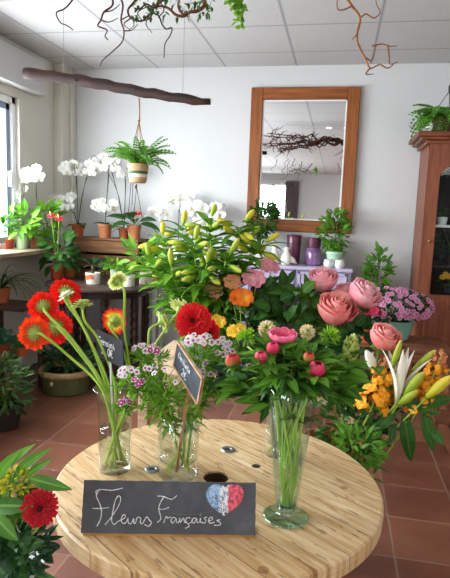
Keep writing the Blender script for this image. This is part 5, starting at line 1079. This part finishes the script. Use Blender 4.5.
f_fern(110, .31, .042, M_fern, 1.2, 2.2, 1.0)(t, c+V((0, 0, .09)), c); m = MB(); m.ball(c+V((-.12, -.06, .05)), .03, 10, 7, UP, (1, 1.1)); m.build('white_ball', M_por, t)

# ================================================================== HANGING DRIFTWOOD AND FERN
M_drift = woodm('driftwood', '#140806', '#29110b', '#432214', 0, 3.2, .75, 9, .6)
b0, b1 = A(25, 74, 3.4), A(210, 101, 3.4); t = thing('driftwood_beam', 'long dark driftwood log hanging level under the ceiling tiles', 'driftwood', (b0+b1)/2)
m = MB(); pts = []; rads = []
for k in range(25):
    s_ = k/24; pts.append(b0.lerp(b1, s_) + V((0, 0, .010*sin(s_*pi*1.6+.4)+.003*sin(k*1.9)))); rads.append((.036-.010*s_+.0015*sin(k*.9)+.002*sin(s_*pi))*(.72 if s_ > .93 else 1))
m.tube(pts, rads, 12); i0 = 0
for k in range(len(m.v)): m.v[k] += V((U_(-1, 1), U_(-1, 1), U_(-1, 1)))*.003
m.build('log', M_drift, t)
for s_ in (.22, .86):
    p_ = b0.lerp(b1, s_); m = MB(); m.tube([p_ + V((0, 0, .02)), V((p_.x, p_.y, H-.001))], .0016, 4); m.build('wire', plain('wire_grey', '#8d8a88', .5), t)
for s_, r in ((.30, .010), (.62, .008)):
    p_ = b0.lerp(b1, s_)+V((0, -.036, .0)); m = MB(); m.ball(p_, r, 8, 5, V((0, 1, 0)), (1, .35)); m.build('knot', plain('drift_knot', '#25120d', .8), t)
hc = A(138, 183, 3.4); t = thing('hanging_planter', 'fern in a cream and green banded hanging pot tied below the driftwood log', 'planter', hc)
M_band = plain('band_beige', '#bd9d77', .7, .2, .1); m = MB(); m.lathe([(0, 0), (.046, 0), (.053, .008), (.058, .035)], hc, 28); m.build('pot', M_band, t); m = MB(); m.lathe([(.058, .035), (.0605, .056)], hc, 28); m.build('cream_band', plain('band_cream', '#e0d8c4', .7, .2), t); m = MB(); m.lathe([(.0605, .056), (.0625, .074)], hc, 28); m.build('green_band', plain('band_green', '#4f6a52', .7, .2), t)
m = MB(); m.lathe([(.0625, .074), (.064, .088), (.066, .118), (.06, .12), (.056, .10), (0, .10)], hc, 28); m.build('rim', M_band, t)
kn = A(139, 121, 3.4); lg = A(139, 96, 3.4); M_cord = plain('jute_cord', '#9a6a48', .9, .1, .2, 40); m = MB()
for k in range(4): a = pi/4+pi/2*k; m.tube([hc+V((.065*cos(a), .065*sin(a), .10)), kn], .0024, 5)
m.ball(kn, .009, 8, 6); m.tube([kn, kn+V((.003, 0, .05)), lg+V((0, 0, -.01))], .0026, 5); m.tube([kn+V((.006, 0, 0)), lg+V((.006, 0, .0))], .0018, 5); m.build('cord', M_cord, t)
m = MB(); 
for a, b in (((131, 183), (128, 219)), ((136, 184), (143, 222)), ((137, 184), (133, 222)), ((133, 183), (132, 205))): m.tube([A(*a, 3.4), A(*b, 3.4)], .0022, 4)
m.ball(A(136, 187, 3.4), .008, 7, 5, UP, (1, 1.6)); m.build('dangling_cord', M_stake, t)
f_fern(52, .25, .036, M_fern, 1.6, 1.5, .85)(t, hc+V((0, 0, .10)), hc)

# ================================================================== CORKSCREW WILLOW UNDER THE CEILING
M_twig = plain('willow_bark', '#4e2c22', .75, .2, .25, 30); M_twigl = plain('willow_bark_light', '#8a5a34', .7, .2, .25, 30)
wc = V((-.1, 1.75, 2.36)); t = thing('willow_branch', 'big twisted corkscrew willow branch hung under the ceiling near the camera', 'branch', wc)
def wob(p0, p1, amp, n_=14, turns=3):
    p0, p1 = V(p0), V(p1); d = (p1-p0); a = d.orthogonal().normalized(); b = d.normalized().cross(a); o = U_(0, 6)
    return bez([p0 + d*(k/n_) + (a*cos(o+turns*2*pi*k/n_) + b*sin(o+turns*2*pi*k/n_))*amp*sin(pi*min(1, k/n_*1.5+.12)) for k in range(n_+1)], n_*3)
for i in range(14):
    s_ = U_(-1, 1); p0 = wc + V((U_(-.1, .1), U_(-.05, .05), U_(-.03, .03))); e = wc + V((( -1)**i*U_(.7, 1.15), U_(-.18, .18), U_(-.16, .14))); P_ = wob(p0, e, .05, 12, 3.5); m = MB(); m.tube(P_, [.0125*(1-.7*k/len(P_)) for k in range(len(P_))], 6)
    for j in range(10): q = P_[int(len(P_)*U_(.3, .95))]; Q_ = wob(q, q + V((U_(-.22, .22), U_(-.12, .12), U_(-.16, .12))), .022, 7, 2); m.tube(Q_, [.0075*(1-.7*k/len(Q_)) for k in range(len(Q_))], 5)
    m.build('limb', M_twig, t)
def twig(pts, y, r, mt=M_twig, nm='twig', sub=()):
    r *= .62; q = bez([A(px, py, y) for px, py in pts], 4*len(pts)); m = MB(); m.tube(q, [r*(1-.6*k/len(q)) for k in range(len(q))], 6)
    for sp_ in sub: q = bez([A(px, py, y-.02) for px, py in sp_], 4*len(sp_)); m.tube(q, [r*.6*(1-.6*k/len(q)) for k in range(len(q))], 5)
    m.build(nm, mt, t)
wt = lambda px, py: (px, py); YB = 1.78
top_ = lambda px, d=-14: (px, d-20)
twig([(78, -30), (76, -8), (71, 2), (64, 9), (57, 12), (57, 17), (61, 23), (68, 26), (73, 30)], YB, .006)
twig([(125, -34), (110, -14), (113, 4), (104, 12), (101, 20), (98, 26), (107, 30), (105, 36), (108, 40)], YB, .007, M_twig, 'twig', [[(104, 12), (113, 10), (120, 4)], [(101, 20), (109, 22), (118, 18)]])
twig([(130, -30), (121, -6), (123, 6), (121, 20), (124, 31), (122, 42), (112, 52), (103, 60), (100, 66)], YB, .006, M_twig, 'twig', [[(121, 20), (130, 16), (134, 25), (129, 30)], [(124, 31), (132, 30), (138, 24)]])
twig([(150, -36), (140, -8), (134, 2), (128, 10), (131, 18), (142, 21), (150, 14), (158, 15), (162, 24), (166, 29), (172, 28), (170, 36), (165, 44), (164, 58)], YB, .0065, M_twig, 'twig', [[(131, 18), (124, 24), (130, 30)], [(150, 14), (146, 24), (152, 33)], [(142, 21), (138, 12), (150, 6), (160, 4)]])
twig([(175, -36), (170, -6), (160, 2), (154, 8), (146, 4), (140, 9), (134, 8)], YB-.05, .008, M_twig, 'twig', [[(160, 2), (164, 10), (158, 18)], [(154, 8), (150, 18), (140, 22)]])
twig([(222, -26), (206, -4), (204, 6), (197, 11), (190, 12), (184, 16), (176, 15), (168, 8), (158, 6), (150, 10)], YB-.03, .012, plain('willow_bark_red', '#6e3a26', .6, .3, .25, 30), 'twig', [[(184, 16), (178, 6), (182, -6)]])
twig([(336, -30), (345, -6), (352, 6), (360, 18), (357, 34), (358, 44), (365, 58), (370, 68), (376, 66), (380, 64)], YB, .0075, M_twigl, 'twig', [[(360, 18), (366, 14), (374, 18), (380, 12), (376, 2), (375, -20)], [(352, 6), (342, 10), (337, 6), (340, -20)], [(370, 68), (366, 74), (374, 74)], [(372, 46), (382, 44), (390, 46), (397, 46)], [(388, 46), (389, 56), (390, 64), (398, 62)], [(380, 64), (388, 68), (396, 62)], [(366, 58), (372, 60), (376, 46)], [(357, 34), (352, 40)]])
m = MB()
for k in range(330): q = A(U_(130, 212), U_(-12, 18), YB+U_(-.1, .1)) if k < 120 else wc+V((random.gauss(.1, .35), U_(-.14, .14), random.gauss(0, .05))); m.leaf(q, rv(U_(-1, .3)), UP, U_(.016, .028), .011, .6, .2, 3, 'ovate')
m.build('small_leaves', M_leafd, t)
for p_ in (wc+V((-.45, 0, .0)), wc+V((.45, 0, .0))): m = MB(); m.tube([p_, V((p_.x, p_.y, H-.001))], .0018, 4); m.build('wire', plain('wire_grey', '#8d8a88', .5), t)
iv = A(238, -10, 1.75); t = thing('trailing_ivy', 'trailing sprig of small green leaves hanging from the willow branch', 'plant', iv); m = MB(); ends = [(236, 22), (241, 27), (231, 8), (245, 10), (228, 2)]
lv = MB()
for ex_, ey_ in ends:
    q = bez([iv, A((238+ex_)/2+U_(-3, 3), (ey_-10)/2, 1.75), A(ex_, ey_, 1.75)], 12); m.tube(q, .0014, 4)
    for v_ in q[2:]:
        for j in range(2): lv.leaf(v_, rv(U_(-1, .2)), cvec(0, .2, -1)+rv()*.8, U_(.012, .02), .013, .3, .1, 3, 'ovate')
m.tube([iv, V((iv.x, iv.y, 2.42))], .002, 4); m.build('vine', M_stem, t); lv.build('leaves', M_leafb, t)
sc.view_settings.view_transform = 'Standard'; sc.view_settings.look = 'None'; sc.view_settings.exposure = -0.02
